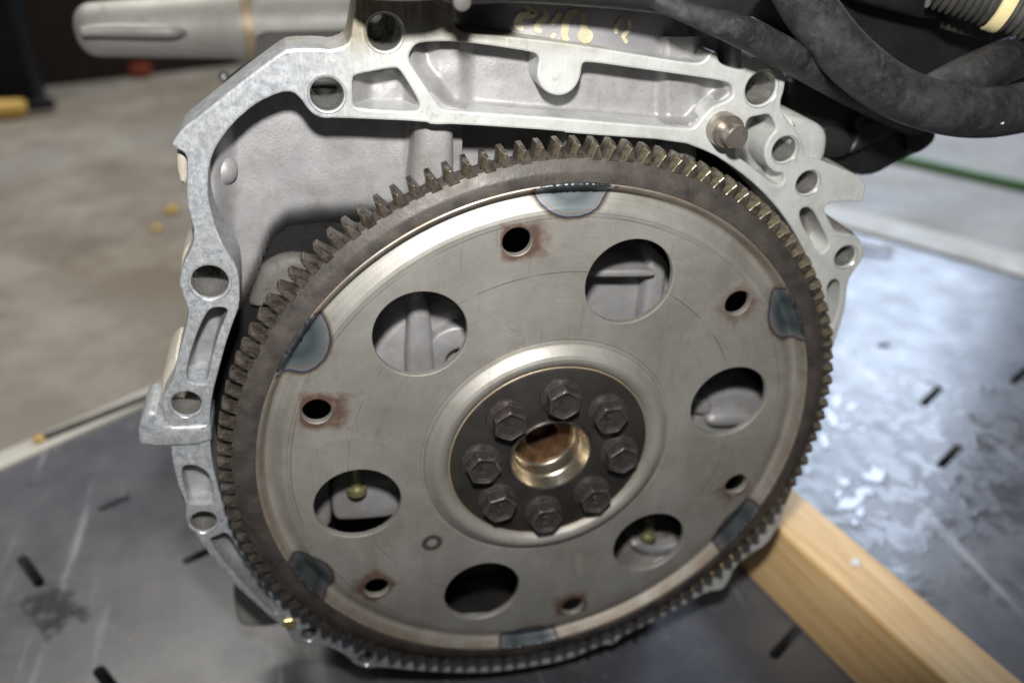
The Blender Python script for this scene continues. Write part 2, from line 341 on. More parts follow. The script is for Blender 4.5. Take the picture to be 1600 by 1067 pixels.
M['scrape'] = mat_decal('pale_scrape', [(0.0, S(178, 174, 164)), (1.0, S(190, 186, 176))], [(0.1, 0.0), (0.5, 0.6)], 0.45, 0.5, 300, 0.5)
M['scuff'] = mat_decal('black_scuff', [(0.0, S(70, 68, 66)), (1.0, S(44, 42, 42))], [(0.35, 0.0), (1.3, 0.8)], 0.6, 0.0, 110, 2.6)

M['boltmark'] = M['bolt'].copy()
edge_wear(M['bolt'], S(150, 136, 127), 0.0005, 8, 0.85)
edge_wear(M['tooth'], S(176, 162, 138), 0.0003, 6, 0.8)
edge_wear(M['flange'], S(228, 230, 230), 0.0006, 5, 0.6)
edge_wear(M['wood'], S(206, 160, 104), 0.002, 5, 0.4)
edge_wear(M['ring'], S(128, 108, 90), 0.0006, 5, 0.6)
# ------------------------------------------------------------------ mesh helpers
def link(name, me, mat, parent=None, sharp=32, smooth=True):
    if mat: me.materials.append(M[mat])
    if smooth:
        me.polygons.foreach_set('use_smooth', [True] * len(me.polygons)); me.set_sharp_from_angle(angle=math.radians(sharp))
    o = bpy.data.objects.new(name, me); COL.objects.link(o)
    if parent: setpar(o, parent)
    return o
def worldloc(o):
    v = Vector(o.location)
    while o.parent: 
        v = v + o.matrix_parent_inverse.translation + o.parent.location; o = o.parent
    return v
def setpar(o, p):
    o.parent = p; o.matrix_parent_inverse = Matrix.Translation(-worldloc(p))
def tag(o, label=None, cat=None, group=None, kind=None):
    for k, v in (('label', label), ('category', cat), ('group', group), ('kind', kind)):
        if v: o[k] = v
    return o
def empty(name, loc, label, cat, group=None):
    o = bpy.data.objects.new(name, None); COL.objects.link(o); o.location = loc; o.empty_display_size = 0.02
    return tag(o, label, cat, group)
def from_bm(bm, name):
    bmesh.ops.recalc_face_normals(bm, faces=bm.faces)
    me = bpy.data.meshes.new(name); bm.to_mesh(me); bm.free(); return me
def chaikin(pts, n=2, closed=True, q=0.22):
    for _ in range(n):
        out = []; N = len(pts)
        for i in range(N if closed else N - 1):
            a, b = pts[i], pts[(i + 1) % N]
            out.append((a[0] * (1 - q) + b[0] * q, a[1] * (1 - q) + b[1] * q)); out.append((a[0] * q + b[0] * (1 - q), a[1] * q + b[1] * (1 - q)))
        if not closed: out = [pts[0]] + out + [pts[-1]]
        pts = out
    return pts
def area2(l): return sum(l[i][0] * l[(i + 1) % len(l)][1] - l[(i + 1) % len(l)][0] * l[i][1] for i in range(len(l)))
def inset(l, c):
    N = len(l); out = []
    for i in range(N):
        p0, p, p1 = Vector(l[i - 1]), Vector(l[i]), Vector(l[(i + 1) % N])
        e0 = (p - p0); e1 = (p1 - p)
        if e0.length < 1e-9 or e1.length < 1e-9: out.append(tuple(p)); continue
        e0.normalize(); e1.normalize()
        n = Vector((-e0.y - e1.y, e0.x + e1.x)); 
        if n.length < 1e-6: out.append(tuple(p)); continue
        n.normalize(); k = max(0.5, n.dot(Vector((-e0.y, e0.x))))
        out.append(tuple(p + n * (c / k)))
    return out
def clean(l, eps=1e-5):
    out = []
    for p in l:
        if not out or (Vector(p) - Vector(out[-1])).length > eps: out.append(p)
    if (Vector(out[0]) - Vector(out[-1])).length < eps: out.pop()
    return out
def extrude_me(name, loops, y0, y1, ch=0.0008, back=True, chn=2):
    """solid with outline loops in the X-Z plane (first the outer one, then holes) from y0 (front, chamfered) to y1"""
    bm = bmesh.new(); prep = []
    for i, l in enumerate(loops):
        l = clean([tuple(p) for p in l]); a = area2(l)
        if (i == 0) != (a > 0): l = l[::-1]
        prep.append(l)
    rings_f = []; front2d = []
    back_r = []
    for l in prep:
        rows = []
        steps = [(ch, 0.0)] + [(ch * (1 - math.sin(t * math.pi / 2 / chn)), ch * (1 - math.cos(t * math.pi / 2 / chn))) for t in range(1, chn + 1)] if ch > 0 else [(0.0, 0.0)]
        for ins, dy in steps:
            q = inset(l, ins) if ins > 1e-9 else l
            rows.append([bm.verts.new((x, y0 + dy, z)) for x, z in q])
            if len(rows) == 1: front2d.append([Vector((x, z, 0)) for x, z in q])
        rows.append([bm.verts.new((x, y1, z)) for x, z in l])
        N = len(l)
        for a, b in zip(rows, rows[1:]):
            for i in range(N):
                bm.faces.new((a[i], a[(i + 1) % N], b[(i + 1) % N], b[i]))
        rings_f += rows[0]; back_r += rows[-1]
    tri = geometry.tessellate_polygon(front2d)
    for t in tri:
        try: bm.faces.new([rings_f[i] for i in t])
        except ValueError: pass
        if back:
            try: bm.faces.new([back_r[i] for i in reversed(t)])
            except ValueError: pass
    return from_bm(bm, name)
def P(pts, Y): return [(lambda v: (v.x, v.z))(at(x, y, Y)) for x, y in pts]
def pell(cx, cy, Y, r, n=28):    # true circle of radius r about the picture point
    c = at(cx, cy, Y); return [(c.x + r * math.cos(2 * math.pi * i / n), c.z + r * math.sin(2 * math.pi * i / n)) for i in range(n)]
def cast(name, poly, Y0, Y1, mat, parent, holes=(), ch=0.0015, it=2, back=False, chn=3):
    return link(name, extrude_me(name, [chaikin(P(poly, Y0), it)] + list(holes), Y0, Y1, ch, back, chn), mat, parent, 32 if chn > 2 else 18)
def lathe_me(name, prof, n=192, axis='Y', closed=False, a0=0.0, a1=2 * math.pi):
    """prof: list of (radius, y)"""
    bm = bmesh.new(); full = abs(a1 - a0 - 2 * math.pi) < 1e-6; rows = []
    for i in range(n if full else n + 1):
        a = a0 + (a1 - a0) * i / n
        rows.append([bm.verts.new((r * math.cos(a), y, r * math.sin(a))) for r, y in prof])
    for i in range(n):
        a, b = rows[i], rows[(i + 1) % len(rows)]
        for j in range(len(prof) - (0 if closed else 1)):
            k = (j + 1) % len(prof)
            try: bm.faces.new((a[j], b[j], b[k], a[k]))
            except ValueError: pass
    bmesh.ops.remove_doubles(bm, verts=bm.verts, dist=1e-7)
    return from_bm(bm, name)
def tube_me(name, pts, rad, n=20, caps=True, sub=8, squash=1.0):
    """smooth tube through 3-D points; rad is a number or a list"""
    P3 = [Vector(p) for p in pts]; R_ = rad if isinstance(rad, (list, tuple)) else [rad] * len(P3)
    path = []; rr = []
    for i in range(len(P3) - 1):
        p0 = P3[max(i - 1, 0)]; p1 = P3[i]; p2 = P3[i + 1]; p3 = P3[min(i + 2, len(P3) - 1)]
        for k in range(sub):
            t = k / sub
            path.append(0.5 * ((2 * p1) + (p2 - p0) * t + (2 * p0 - 5 * p1 + 4 * p2 - p3) * t * t + (3 * p1 - p0 - 3 * p2 + p3) * t ** 3))
            rr.append(R_[i] * (1 - t) + R_[i + 1] * t)
    path.append(P3[-1]); rr.append(R_[-1])
    bm = bmesh.new(); rows = []; up = Vector((0.13, 0.2, 1)).normalized()
    for i, p in enumerate(path):
        t = (path[min(i + 1, len(path) - 1)] - path[max(i - 1, 0)]).normalized()
        u = (up - t * up.dot(t)).normalized(); v = t.cross(u)
        rows.append([bm.verts.new(p + (u * math.cos(2 * math.pi * k / n) * squash + v * math.sin(2 * math.pi * k / n)) * rr[i]) for k in range(n)])
    for a, b in zip(rows, rows[1:]):
        for k in range(n): bm.faces.new((a[k], a[(k + 1) % n], b[(k + 1) % n], b[k]))
    if caps: bm.faces.new(rows[0]); bm.faces.new(rows[-1])
    return from_bm(bm, name)
def box_me(name, lo, hi, bev=0.002, seg=2):
    bm = bmesh.new(); bmesh.ops.create_cube(bm, size=1)
    for v in bm.verts: v.co = Vector([(l + h) / 2 + c * (h - l) for l, h, c in zip(lo, hi, v.co)])
    if bev: bmesh.ops.bevel(bm, geom=list(bm.edges), offset=bev, segments=seg, affect='EDGES', profile=0.6)
    return from_bm(bm, name)
def sphere_me(name, c, r, n=24, sc3=(1, 1, 1)):
    bm = bmesh.new(); bmesh.ops.create_uvsphere(bm, u_segments=n, v_segments=n // 2, radius=r)
    for v in bm.verts: v.co = Vector([a * b for a, b in zip(v.co, sc3)]) + Vector(c)
    return from_bm(bm, name)
def field_me(name, x0, x1, y0, y1, step, fn, inside=None):
    """cast surface: a grid whose depth Y is given per point"""
    bm = bmesh.new(); g = {}
    nx, ny = int((x1 - x0) / step), int((y1 - y0) / step)
    for i in range(nx + 1):
        for j in range(ny + 1):
            px, py = x0 + (x1 - x0) * i / nx, y0 + (y1 - y0) * j / ny
            if inside is None or inside(px, py): g[i, j] = bm.verts.new(at(px, py, fn(px, py)))
    for i in range(nx):
        for j in range(ny):
            q = [g.get(k) for k in ((i, j), (i + 1, j), (i + 1, j + 1), (i, j + 1))]
            if all(q): bm.faces.new(q)
    me = from_bm(bm, name)
    if me.polygons and sum(p.normal.y for p in me.polygons) > 0: me.flip_normals()
    return me
def sst(a, b, x): t = min(1, max(0, (x - a) / (b - a))); return t * t * (3 - 2 * t)
def lerp_curve(pts, x):
    if x <= pts[0][0]: return pts[0][1]
    for (a, b), (c, d) in zip(pts, pts[1:]):
        if x <= c: return b + (d - b) * (x - a) / (c - a)
    return pts[-1][1]

# ------------------------------------------------------------------ ground: concrete floor and the plastic pallet deck
FZ = -0.10
bm = bmesh.new()
for x, y in ((-14, -6), (14, -6), (14, 20), (-14, 20)): bm.verts.new((x, y, FZ))
bm.faces.new(bm.verts); fo_ = link('concrete_floor', from_bm(bm, 'concrete_floor'), 'floor', smooth=False); tag(fo_, kind='structure')

ex = Vector((math.cos(math.radians(35.2)), math.sin(math.radians(35.2)), 0)); ey = Vector((-ex.y, ex.x, 0))
pa = gr(130, 675); pb = gr(1450, 384)
vmax = pa.dot(ey); umax = pb.dot(ex)
umin, vmin = umax - 1.75, vmax - 1.35
def uv(u, v): q = ex * u + ey * v; return (q.x, q.y)
def slot2(px0, px1, wd=0.0065):
    a, b = gr(*px0), gr(*px1); d = (b - a).normalized(); n = Vector((-d.y, d.x, 0)); out = []
    for c, s in ((b, 1), (a, -1)):
        for k in range(7):
            t = -math.pi / 2 + math.pi * k / 6
            q = c + (d * math.cos(t) * s + n * math.sin(t) * s) * (wd / 2); out.append((q.x, q.y))
    return out
slots = [((161, 793), (196, 778)), ((293, 875), (330, 858)), ((34, 872), (62, 911)), ((155, 1047), (182, 1083)), ((1470, 727), (1499, 697)), ((1443, 631), (1468, 606)),
         ((1583, 597), (1612, 570)), ((1210, 1022), (1246, 982)), ((1376, 541), (1386, 539))]
loops = [[uv(umin, vmin), uv(umax, vmin), uv(umax, vmax), uv(umin, vmax)]] + [slot2(*s) for s in slots]
me = extrude_me('pallet_deck', [[(x, y) for x, y in l] for l in loops], 0.0, 0.03, 0.0008, False, 2)
for v in me.vertices: v.co = Vector((v.co.x, v.co.z, -v.co.y))
bmt = bmesh.new(); bmt.from_mesh(me); bmesh.ops.recalc_face_normals(bmt, faces=bmt.faces)
if sum(f.normal.z * f.calc_area() for f in bmt.faces) < 0: bmesh.ops.reverse_faces(bmt, faces=bmt.faces)
bmt.to_mesh(me); bmt.free()
deck = link('pallet_deck', me, 'pallet', smooth=False); tag(deck, kind='structure')
# dark underside so that the slots read as openings
def slab(name, u0, u1, v0, v1, z0, z1, mat, parent=None, bev=0.002):
    me = box_me(name, (u0, v0, z0), (u1, v1, z1), bev)
    for v in me.vertices: q = ex * v.co.x + ey * v.co.y; v.co = Vector((q.x, q.y, v.co.z))
    return link(name, me, mat, parent)
slab('pallet_base', umin + 0.004, umax - 0.004, vmin + 0.004, vmax - 0.004, FZ, -0.034, 'blackpost', deck, 0)
slab('edge_lip', umin, umax + 0.012, vmax - 0.004, vmax + 0.020, -0.03, 0.004, 'lip', deck, 0.0035)
slab('edge_lip', umax - 0.02, umax + 0.055, vmin, vmax - 0.0045, -0.03, 0.004, 'lip', deck, 0.0035)

# ------------------------------------------------------------------ engine block
YF = 0.018
eng = empty('engine_block', (0, 0.15, 0), 'cast aluminium engine block with a machined flange behind the toothed flexplate', 'engine')
outer = [(552, -18), (556, 8), (551, 40), (548, 60), (541, 71), (520, 79), (500, 76), (450, 77), (434, 86), (375, 130), (307, 185), (284, 202), (268, 225), (272, 231), (288, 239), (293, 250), (291, 310),
         (295, 332), (302, 355), (303, 380), (285, 415), (280, 440), (281, 450), (290, 475), (295, 487), (290, 515), (277, 560), (271, 592), (259, 612), (252, 627), (254, 642), (262, 668), (267, 690), (267, 705), (270, 727), (280, 765), (291, 790),
         (289, 812), (300, 826), (320, 857), (360, 908), (397, 942), (431, 972), (448, 983), (456, 1001), (472, 1009), (495, 1007), (519, 1013), (540, 1024), (555, 1039), (575, 1045), (594, 1042), (660, 1049),
         (747, 1052), (800, 1047), (885, 1032), (945, 1006), (958, 1008), (972, 994), (1040, 962), (1105, 924), (1128, 922), (1138, 910), (1148, 886), (1172, 866), (1199, 850), (1217, 822), (1232, 780),
         (1268, 690), (1288, 610), (1298, 555), (1312, 513), (1322, 479), (1325, 440), (1335, 423), (1347, 408), (1352, 391), (1345, 374), (1331, 366), (1313, 365), (1304, 360), (1297, 347), (1288, 328), (1293, 319), (1320, 315), (1343, 317),
         (1348, 314), (1356, 281), (1287, 252), (1261, 245), (1256, 226), (1246, 206), (1231, 189), (1222, 174), (1220, 159), (1226, 141), (1228, 121), (1217, 103), (1186, 89), (1175, 88), (1169, 103), (1158, 110), (1134, 104), (1124, 97), (1121, 82), (1110, 82),
         (1102, 95), (1088, 100), (1035, 92), (935, 75), (860, 64), (790, 57), (724, 51), (711, 42), (707, 10), (706, -18)]
inner_px = [(457, 144), (437, 145), (400, 162), (362, 195), (337, 230), (327, 256), (325, 282), (325, 312), (335, 350), (350, 387), (369, 415), (374, 437), (375, 477), (365, 502), (352, 540), (342, 578), (332, 615)]
inner_top = [(1062, 221), (885, 209), (880, 206), (713, 195), (675, 196), (664, 191), (525, 185), (505, 186), (490, 180), (480, 170), (470, 155)]
il = P(inner_px, YF)
a0 = math.atan2(il[-1][1] - CZ, il[-1][0]); aend = P([(1112, 240)], YF)[0]; a1 = math.atan2(aend[1] - CZ, aend[0])
if a0 < 0: a0 += 2 * math.pi
arc = []
for k in range(1, 61):
    a = a0 + (a1 + 2 * math.pi - a0) * k / 61; arc.append((0.1548 * math.cos(a), CZ + 0.1548 * math.sin(a)))
inner = chaikin(il + arc + P([(1112, 240)] + inner_top, YF), 1)
pock = [
 [(551, 122), (557, 117), (615, 106), (625, 109), (656, 160), (655, 172), (647, 175), (557, 170), (552, 162), (551, 145)],
 [(645, 75), (639, 87), (641, 100), (685, 165), (692, 172), (730, 175), (880, 185), (985, 194), (1072, 201), (1085, 200), (1092, 192), (1100, 180), (1115, 166), (1132, 160), (1145, 152), (1146, 140), (1140, 130), (1110, 124), (1010, 110), (917, 97), (910, 101), (908, 120), (900, 137), (888, 147), (874, 151), (860, 148), (849, 141), (840, 125), (840, 107), (843, 95), (840, 86), (830, 82), (760, 71), (705, 65), (655, 67)],
 [(1168, 189), (1164, 206), (1158, 225), (1147, 242), (1160, 250), (1182, 267), (1207, 287), (1220, 291), (1226, 281), (1224, 271), (1210, 270), (1200, 260), (1195, 247), (1195, 232), (1201, 217), (1211, 206), (1213, 199), (1205, 181), (1197, 179), (1184, 182), (1173, 184)],
 [(1249, 336), (1253, 326), (1263, 324), (1273, 332), (1295, 375), (1295, 387), (1284, 398), (1275, 392), (1267, 372), (1256, 356)],
 [(1292, 452), (1297, 440), (1305, 436), (1314, 443), (1312, 474), (1308, 493), (1300, 515), (1297, 500)],
 [(325, 486), (335, 481), (350, 481), (356, 486), (352, 497), (342, 520), (330, 560), (325, 594), (317, 600), (295, 597), (290, 587), (295, 560), (310, 515)],
 [(283, 737), (287, 728), (305, 727), (324, 738), (329, 750), (335, 778), (330, 787), (297, 787), (291, 775)],
 [(326, 843), (338, 838), (350, 832), (358, 836), (374, 863), (410, 915), (432, 945), (436, 960), (425, 958), (375, 908), (340, 866)]]
holes_px = [(511, 148, 0.0062), (601, 52, 0.0064), (328, 441, 0.0072), (291, 631, 0.0062), (318, 815, 0.0060), (1189, 139, 0.0070), (1226, 234, 0.0058), (1262, 286, 0.0056), (1321, 401, 0.0056), (483, 991, 0.0045), (572, 1029, 0.0045)]
def ellfix(px, py, r): return pell(px, py, YF, r)
loops = [chaikin(P(outer, YF), 1), inner] + [chaikin(P(l, YF), 2) for l in pock] + [ellfix(*h) for h in holes_px]
fl_ob = link('flange', extrude_me('flange', loops, YF, YF + 0.024, 0.0009, True, 2), 'flange', eng, 18)
# the drilled holes: bright chamfered sleeves ending in a blind bottom
for hx, hy, r in holes_px:
    c = at(hx, hy, YF)
    o = link('bolt_hole', lathe_me('bolt_hole', [(r * 1.16, -0.0002), (r * 1.02, 0.0007), (r * 0.985, 0.0012), (r * 0.985, 0.034), (r * 0.5, 0.040), (0.0, 0.040)], 32), 'bright', eng)
    o.location = (c.x, YF, c.z)
# rear part of the casting: skirt walls that carry the flange
sk = [(c[0] * 0.985, CZ + (c[1] - CZ) * 0.985) for c in chaikin(P(outer, YF), 1)]
ski = [(c[0] * 1.015, CZ + (c[1] - CZ) * 1.015) for c in inner]
skn = [(c[0] * 1.02, CZ + (c[1] - CZ) * 1.02) for c in ski]
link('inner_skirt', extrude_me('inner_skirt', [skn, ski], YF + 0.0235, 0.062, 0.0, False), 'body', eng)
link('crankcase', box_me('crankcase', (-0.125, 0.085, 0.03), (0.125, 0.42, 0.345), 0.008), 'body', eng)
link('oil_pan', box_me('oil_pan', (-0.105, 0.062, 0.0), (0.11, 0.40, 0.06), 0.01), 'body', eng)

o = link('cavity_backing', lathe_me('cavity_backing', [(0.0, 0.066), (0.154, 0.066), (0.158, 0.062), (0.160, 0.062), (0.160, 0.07)], 96), 'blackcav', eng); o.location = (0, 0, CZ)  # dark disc added to close off the bell and read as a black void
# recessed cast wall behind the top band
def rec(x, y):
    D = 0.0135
    bot = lerp_curve([(640, 120), (690, 172), (880, 186), (985, 195), (1085, 203)], x)
    d = D * sst(0, 1, (bot - y + 6) / 26.0)
    lft = lerp_curve([(60, 632), (100, 640), (170, 690), (230, 730)], y)
    d *= 0.25 + 0.75 * sst(0, 34, x - lft)
    rgt = lerp_curve([(60, 1150), (140, 1148), (165, 1118), (200, 1086)], y)
    d *= 0.2 + 0.8 * sst(0, 34, rgt - x)
    d -= 0.0050 * (1 - sst(716, 742, x)) * sst(655, 690, x)
    d -= 0.0045 * sst(1022, 1046, x)
    d += 0.0035 * sst(1085, 1105, x)
    d += 0.0008 * math.sin(x * 0.021) + 0.0006 * noise.noise(Vector((x * 0.03, y * 0.03, 0)))
    return YF + 0.0022 + max(0.0, d)
link('recess_wall', field_me('recess_wall', 628, 1158, 58, 212, 4, rec, lambda x, y: y < lerp_curve([(628, 110), (640, 130), (684, 178), (880, 194), (985, 202), (1075, 209), (1100, 196), (1120, 178), (1158, 168)], x)), 'cast', eng, 60)
# the pocket floors
def floor_piece(poly, dY, mat='cast', tilt=0.0):
    xs = [p[0] for p in poly]; ys = [p[1] for p in poly]; x0, x1, y0, y1 = min(xs) - 8, max(xs) + 8, min(ys) - 8, max(ys) + 8
    def fn(x, y):
        u = (x - x0) / (x1 - x0); v = (y - y0) / (y1 - y0)
        e = min(u, 1 - u, 1 - v) * 3.2
        return YF + 0.004 + dY * sst(0, 1, e) + tilt * v + 0.0007 * noise.noise(Vector((x * 0.05, y * 0.05, 3)))
    def inside(x, y):
        n = len(poly); c = False; near = False
        for i in range(n):
            (ax_, ay_), (bx_, by_) = poly[i], poly[(i + 1) % n]
            if (ay_ > y) != (by_ > y) and x < (bx_ - ax_) * (y - ay_) / (by_ - ay_) + ax_: c = not c
            L2 = (bx_ - ax_) ** 2 + (by_ - ay_) ** 2; t = max(0, min(1, ((x - ax_) * (bx_ - ax_) + (y - ay_) * (by_ - ay_)) / L2))
            if math.hypot(ax_ + t * (bx_ - ax_) - x, ay_ + t * (by_ - ay_) - y) < 9: near = True
        return c or near
    link('pocket_floor', field_me('pocket_floor', x0, x1, y0, y1, 3, fn, inside), mat, eng, 60)
floor_piece(pock[0], 0.013); floor_piece(pock[2], 0.014); floor_piece(pock[3], 0.012, 'castdark'); floor_piece(pock[4], 0.012, 'castdark')
floor_piece(pock[5], 0.012); floor_piece(pock[6], 0.006); floor_piece(pock[7], 0.007)
# boss on the hanging tab
# cast walls inside the bell
edge = [(330, 524), (372, 510), (388, 478), (402, 450), (412, 420), (426, 390), (450, 370), (500, 364), (720, 362)]
def yw1(x, y):
    e = lerp_curve(edge, x) - y
    Y = 0.046 + 0.050 * (1 - sst(-14, 52, e)) ** 1.5
    Y -= 0.012 * (1 - sst(330, 372, x))
    Y += 0.0008 * noise.noise(Vector((x * 0.02, y * 0.02, 7)))
    Y -= 0.006 * sst(628, 655, x)
    return Y
link('inner_wall', field_me('inner_wall', 308, 722, 118, 520, 6, yw1, lambda x, y: y < lerp_curve(edge, x) - 6 and x > lerp_curve([(110, 470), (150, 395), (200, 338), (240, 312), (340, 312), (400, 340), (520, 340)], y)), 'cast', eng, 60)
def yw2(x, y): return 0.050 + 0.002 * math.sin(x * 0.012) + 0.012 * (1 - sst(1000, 1085, x)) * 0.4
link('inner_wall', field_me('inner_wall', 712, 1088, 170, 330, 8, yw2, lambda x, y: y > 222 - (x - 720) * 0.006 - 30), 'cast', eng, 60)
cast('rib', [(652, 150), (704, 150), (712, 200), (712, 330), (640, 330), (650, 210)], 0.0275, 0.06, 'cast', eng, ch=0.006, chn=4)
cast('rib', [(884, 190), (905, 190), (898, 240), (886, 240)], 0.030, 0.06, 'cast', eng, ch=0.002)
cast('rib', [(1052, 200), (1094, 215), (1088, 290), (1050, 290)], 0.036, 0.06, 'cast', eng, ch=0.004)
cast('lower_web', [(386, 484), (396, 450), (408, 418), (450, 399), (500, 408), (540, 440), (520, 510), (430, 486), (405, 482)], 0.060, 0.085, 'web', eng, ch=0.006, chn=4)
b = at(346, 262, 0.046)
link('boss', sphere_me('boss', (b.x, 0.044, b.z), 0.0066, 28, (1, 1.0, 1)), 'cast', eng)
cast('inner_wall', [(1160, 300), (1210, 320), (1260, 400), (1290, 520), (1240, 560), (1180, 420)], 0.045, 0.07, 'castdark', eng, ch=0.004)
cast('support_foot', [(362, 900), (446, 890), (446, 968), (432, 980), (386, 982), (368, 972)], 0.060, 0.12, 'housing', eng, ch=0.003)
# castings seen through the windows of the flexplate
cast('rear_cover', [(560, 640), (586, 540), (638, 484), (760, 470), (760, 640)], 0.038, 0.07, 'cast', eng, ch=0.004)
cast('rib', [(640, 466), (672, 464), (684, 620), (632, 620)], 0.029, 0.05, 'cast', eng, ch=0.003)
cast('bolt_boss', [(0, 0)] and [(680 + 48 * math.cos(k * 0.4488), 0) for k in range(0)] or [(668, 560), (676, 528), (704, 512), (740, 512), (768, 536), (770, 580), (740, 606), (700, 606), (676, 588)], 0.031, 0.05, 'cast', eng, holes=[pell(718, 564, 0.031, 0.0064)], ch=0.0015)
cast('rear_cover', [(912, 432), (990, 404), (1032, 398), (1050, 420), (1054, 540), (905, 540)], 0.042, 0.07, 'cast', eng, ch=0.003)
cast('shelf', [(905, 424), (1020, 422), (1026, 430), (1016, 434), (905, 434)], 0.027, 0.05, 'cast', eng, ch=0.0012)
cast('rib', [(1016, 402), (1040, 404), (1044, 426), (1030, 520), (1000, 520), (1012, 440)], 0.032, 0.05, 'cast', eng, ch=0.003)
cast('rear_cover', [(1060, 700), (1084, 640), (1106, 612), (1160, 604), (1210, 618), (1215, 710)], 0.038, 0.07, 'cast', eng, ch=0.006, chn=4)
cast('rib', [(1104, 660), (1118, 648), (1176, 646), (1186, 656), (1176, 668), (1112, 672)], 0.032, 0.05, 'cast', eng, ch=0.004, chn=4)
cast('bolt_boss', [(1078, 634), (1092, 622), (1112, 626), (1116, 642), (1100, 652), (1082, 648)], 0.034, 0.05, 'cast', eng, ch=0.003, chn=4)
cast('bracket', [(518, 772), (542, 757), (640, 752), (640, 806), (532, 816), (520, 808)], 0.032, 0.06, 'cast', eng, ch=0.0025)
cast('bracket', [(480, 812), (498, 764), (514, 744), (520, 820), (505, 830)], 0.036, 0.06, 'cast', eng, ch=0.003)
cast('rear_cover', [(955, 905), (976, 850), (1000, 838), (1075, 834), (1080, 905)], 0.038, 0.06, 'castdark', eng, ch=0.004)
cast('bracket', [(984, 852), (1000, 846), (1030, 858), (1062, 848), (1064, 858), (1032, 870), (1000, 864)], 0.032, 0.05, 'cast', eng, ch=0.002)
for x, y0_, y1_, Y in ((553, 722, 768, 0.029), (1016, 806, 838, 0.034)):
    a, b_ = at(x, y0_, Y), at(x, y1_, Y); b_.x = a.x
    link('cover_bolt', tube_me('cover_bolt', [a, a.lerp(b_, 0.8), a.lerp(b_, 0.82), b_], [0.003, 0.003, 0.0052, 0.0052], 12, True, 3), 'greenbolt', eng)
# side lugs of the casting
cast('mounting_lug', [(331, 697), (217, 701), (214, 677), (220, 655), (232, 643), (247, 646), (262, 668), (300, 666), (329, 664)], YF - 0.0014, YF + 0.022, 'flange', eng, ch=0.0022, it=1)
cast('side_boss', [(276, 230), (293, 228), (294, 290), (280, 288), (275, 260)], YF + 0.006, YF + 0.03, 'beige', eng, ch=0.002, it=1)
cast('side_boss', [(300, 372), (284, 396), (281, 430), (300, 440)], YF + 0.010, YF + 0.03, 'beige', eng, ch=0.002, it=1)
cast('side_boss', [(268, 560), (250, 595), (252, 640), (290, 640), (290, 560)], YF + 0.012, YF + 0.04, 'beige', eng, ch=0.003, it=1)
cast('side_boss', [(1228, 184), (1262, 186), (1288, 198), (1296, 214), (1292, 245), (1280, 262), (1240, 240)], YF + 0.003, YF + 0.035, 'flange', eng, ch=0.003)
cast('side_boss', [(1290, 336), (1318, 352), (1345, 372), (1330, 392), (1290, 380)], YF + 0.004, YF + 0.03, 'castdark', eng, ch=0.003)
# upper cast wall with the hand painted number
def yup(x, y): return 0.0245 + 0.020 * (abs(x - 905) / 200.0) ** 2.0 + 0.010 * sst(1045, 1075, x) - 0.008 * sst(1062, 1100, x) + 0.0005 * noise.noise(Vector((x * .03, y * .03, 1)))
link('upper_wall', field_me('upper_wall', 700, 1135, -70, 118, 5, yup, lambda x, y: y < lerp_curve([(700, 56), (790, 62), (860, 69), (935, 80), (1035, 97), (1090, 105), (1135, 108)], x)), 'paintedblock', eng, 60)
def stroke(pts, wd):
    q = []
    bm = bmesh.new(); cp = chaikin(pts, 2, False); rows = []
    for i, (x, y) in enumerate(cp):
        a = Vector(cp[max(i - 1, 0)]); b_ = Vector(cp[min(i + 1, len(cp) - 1)]); t = (b_ - a).normalized(); n = Vector((-t.y, t.x))
        k = wd * 1.25 * (0.75 + 0.35 * math.sin(math.pi * i / (len(cp) - 1)))
        rows.append([bm.verts.new(at(x + n.x * s * k, y + n.y * s * k, yup(x, y) - 0.0006)) for s in (-1, 1)])
    for a, b_ in zip(rows, rows[1:]): bm.faces.new((a[0], a[1], b_[1], b_[0]))
    me = from_bm(bm, 'painted_digit')
    if me.polygons[0].normal.y > 0: me.flip_normals()
    return me
digits = [([(820, 8), (833, 18), (836, 24), (814, 24), (808, 34), (808, 42), (818, 46)], 4.0),
          ([(849, 12), (855, 20), (853, 28), (842, 37), (837, 46), (846, 50)], 3.6),
          ([(876, 20), (862, 40)], 3.4),
          ([(903, 18), (890, 22), (884, 34), (883, 46), (881, 56), (887, 65)], 4.4),
          ([(912, 20), (912, 36), (913, 48), (906, 58), (918, 64), (923, 54), (914, 48)], 4.4),
          ([(972, 28), (964, 38), (962, 46), (963, 54)], 2.4),
          ([(983, 32), (985, 44), (978, 52), (973, 58), (980, 68)], 2.6), ([(862, 54), (867, 59)], 3.6)]
for pts, wd in digits:
    link('painted_digit', stroke(pts, wd), 'mark', eng)
# dowel pin in the face
dp = at(1127, 200, YF)
o = link('dowel_pin', lathe_me('dowel_pin', [(0.0072, 0.002), (0.0072, -0.0070), (0.0066, -0.0078), (0.0050, -0.0078), (0.0050, -0.0145), (0.0044, -0.0152), (0.0, -0.0152)], 36), 'pin', eng); o.location = dp
# small bright bolt at the lower left
c = at(452, 963, YF + 0.004)
o = link('pan_bolt', lathe_me('pan_bolt', [(0.006, 0.004), (0.006, -0.001), (0.004, -0.0015), (0.004, -0.005), (0.0034, -0.0056), (0, -0.0056)], 6), 'gold', eng, 20); o.location = c

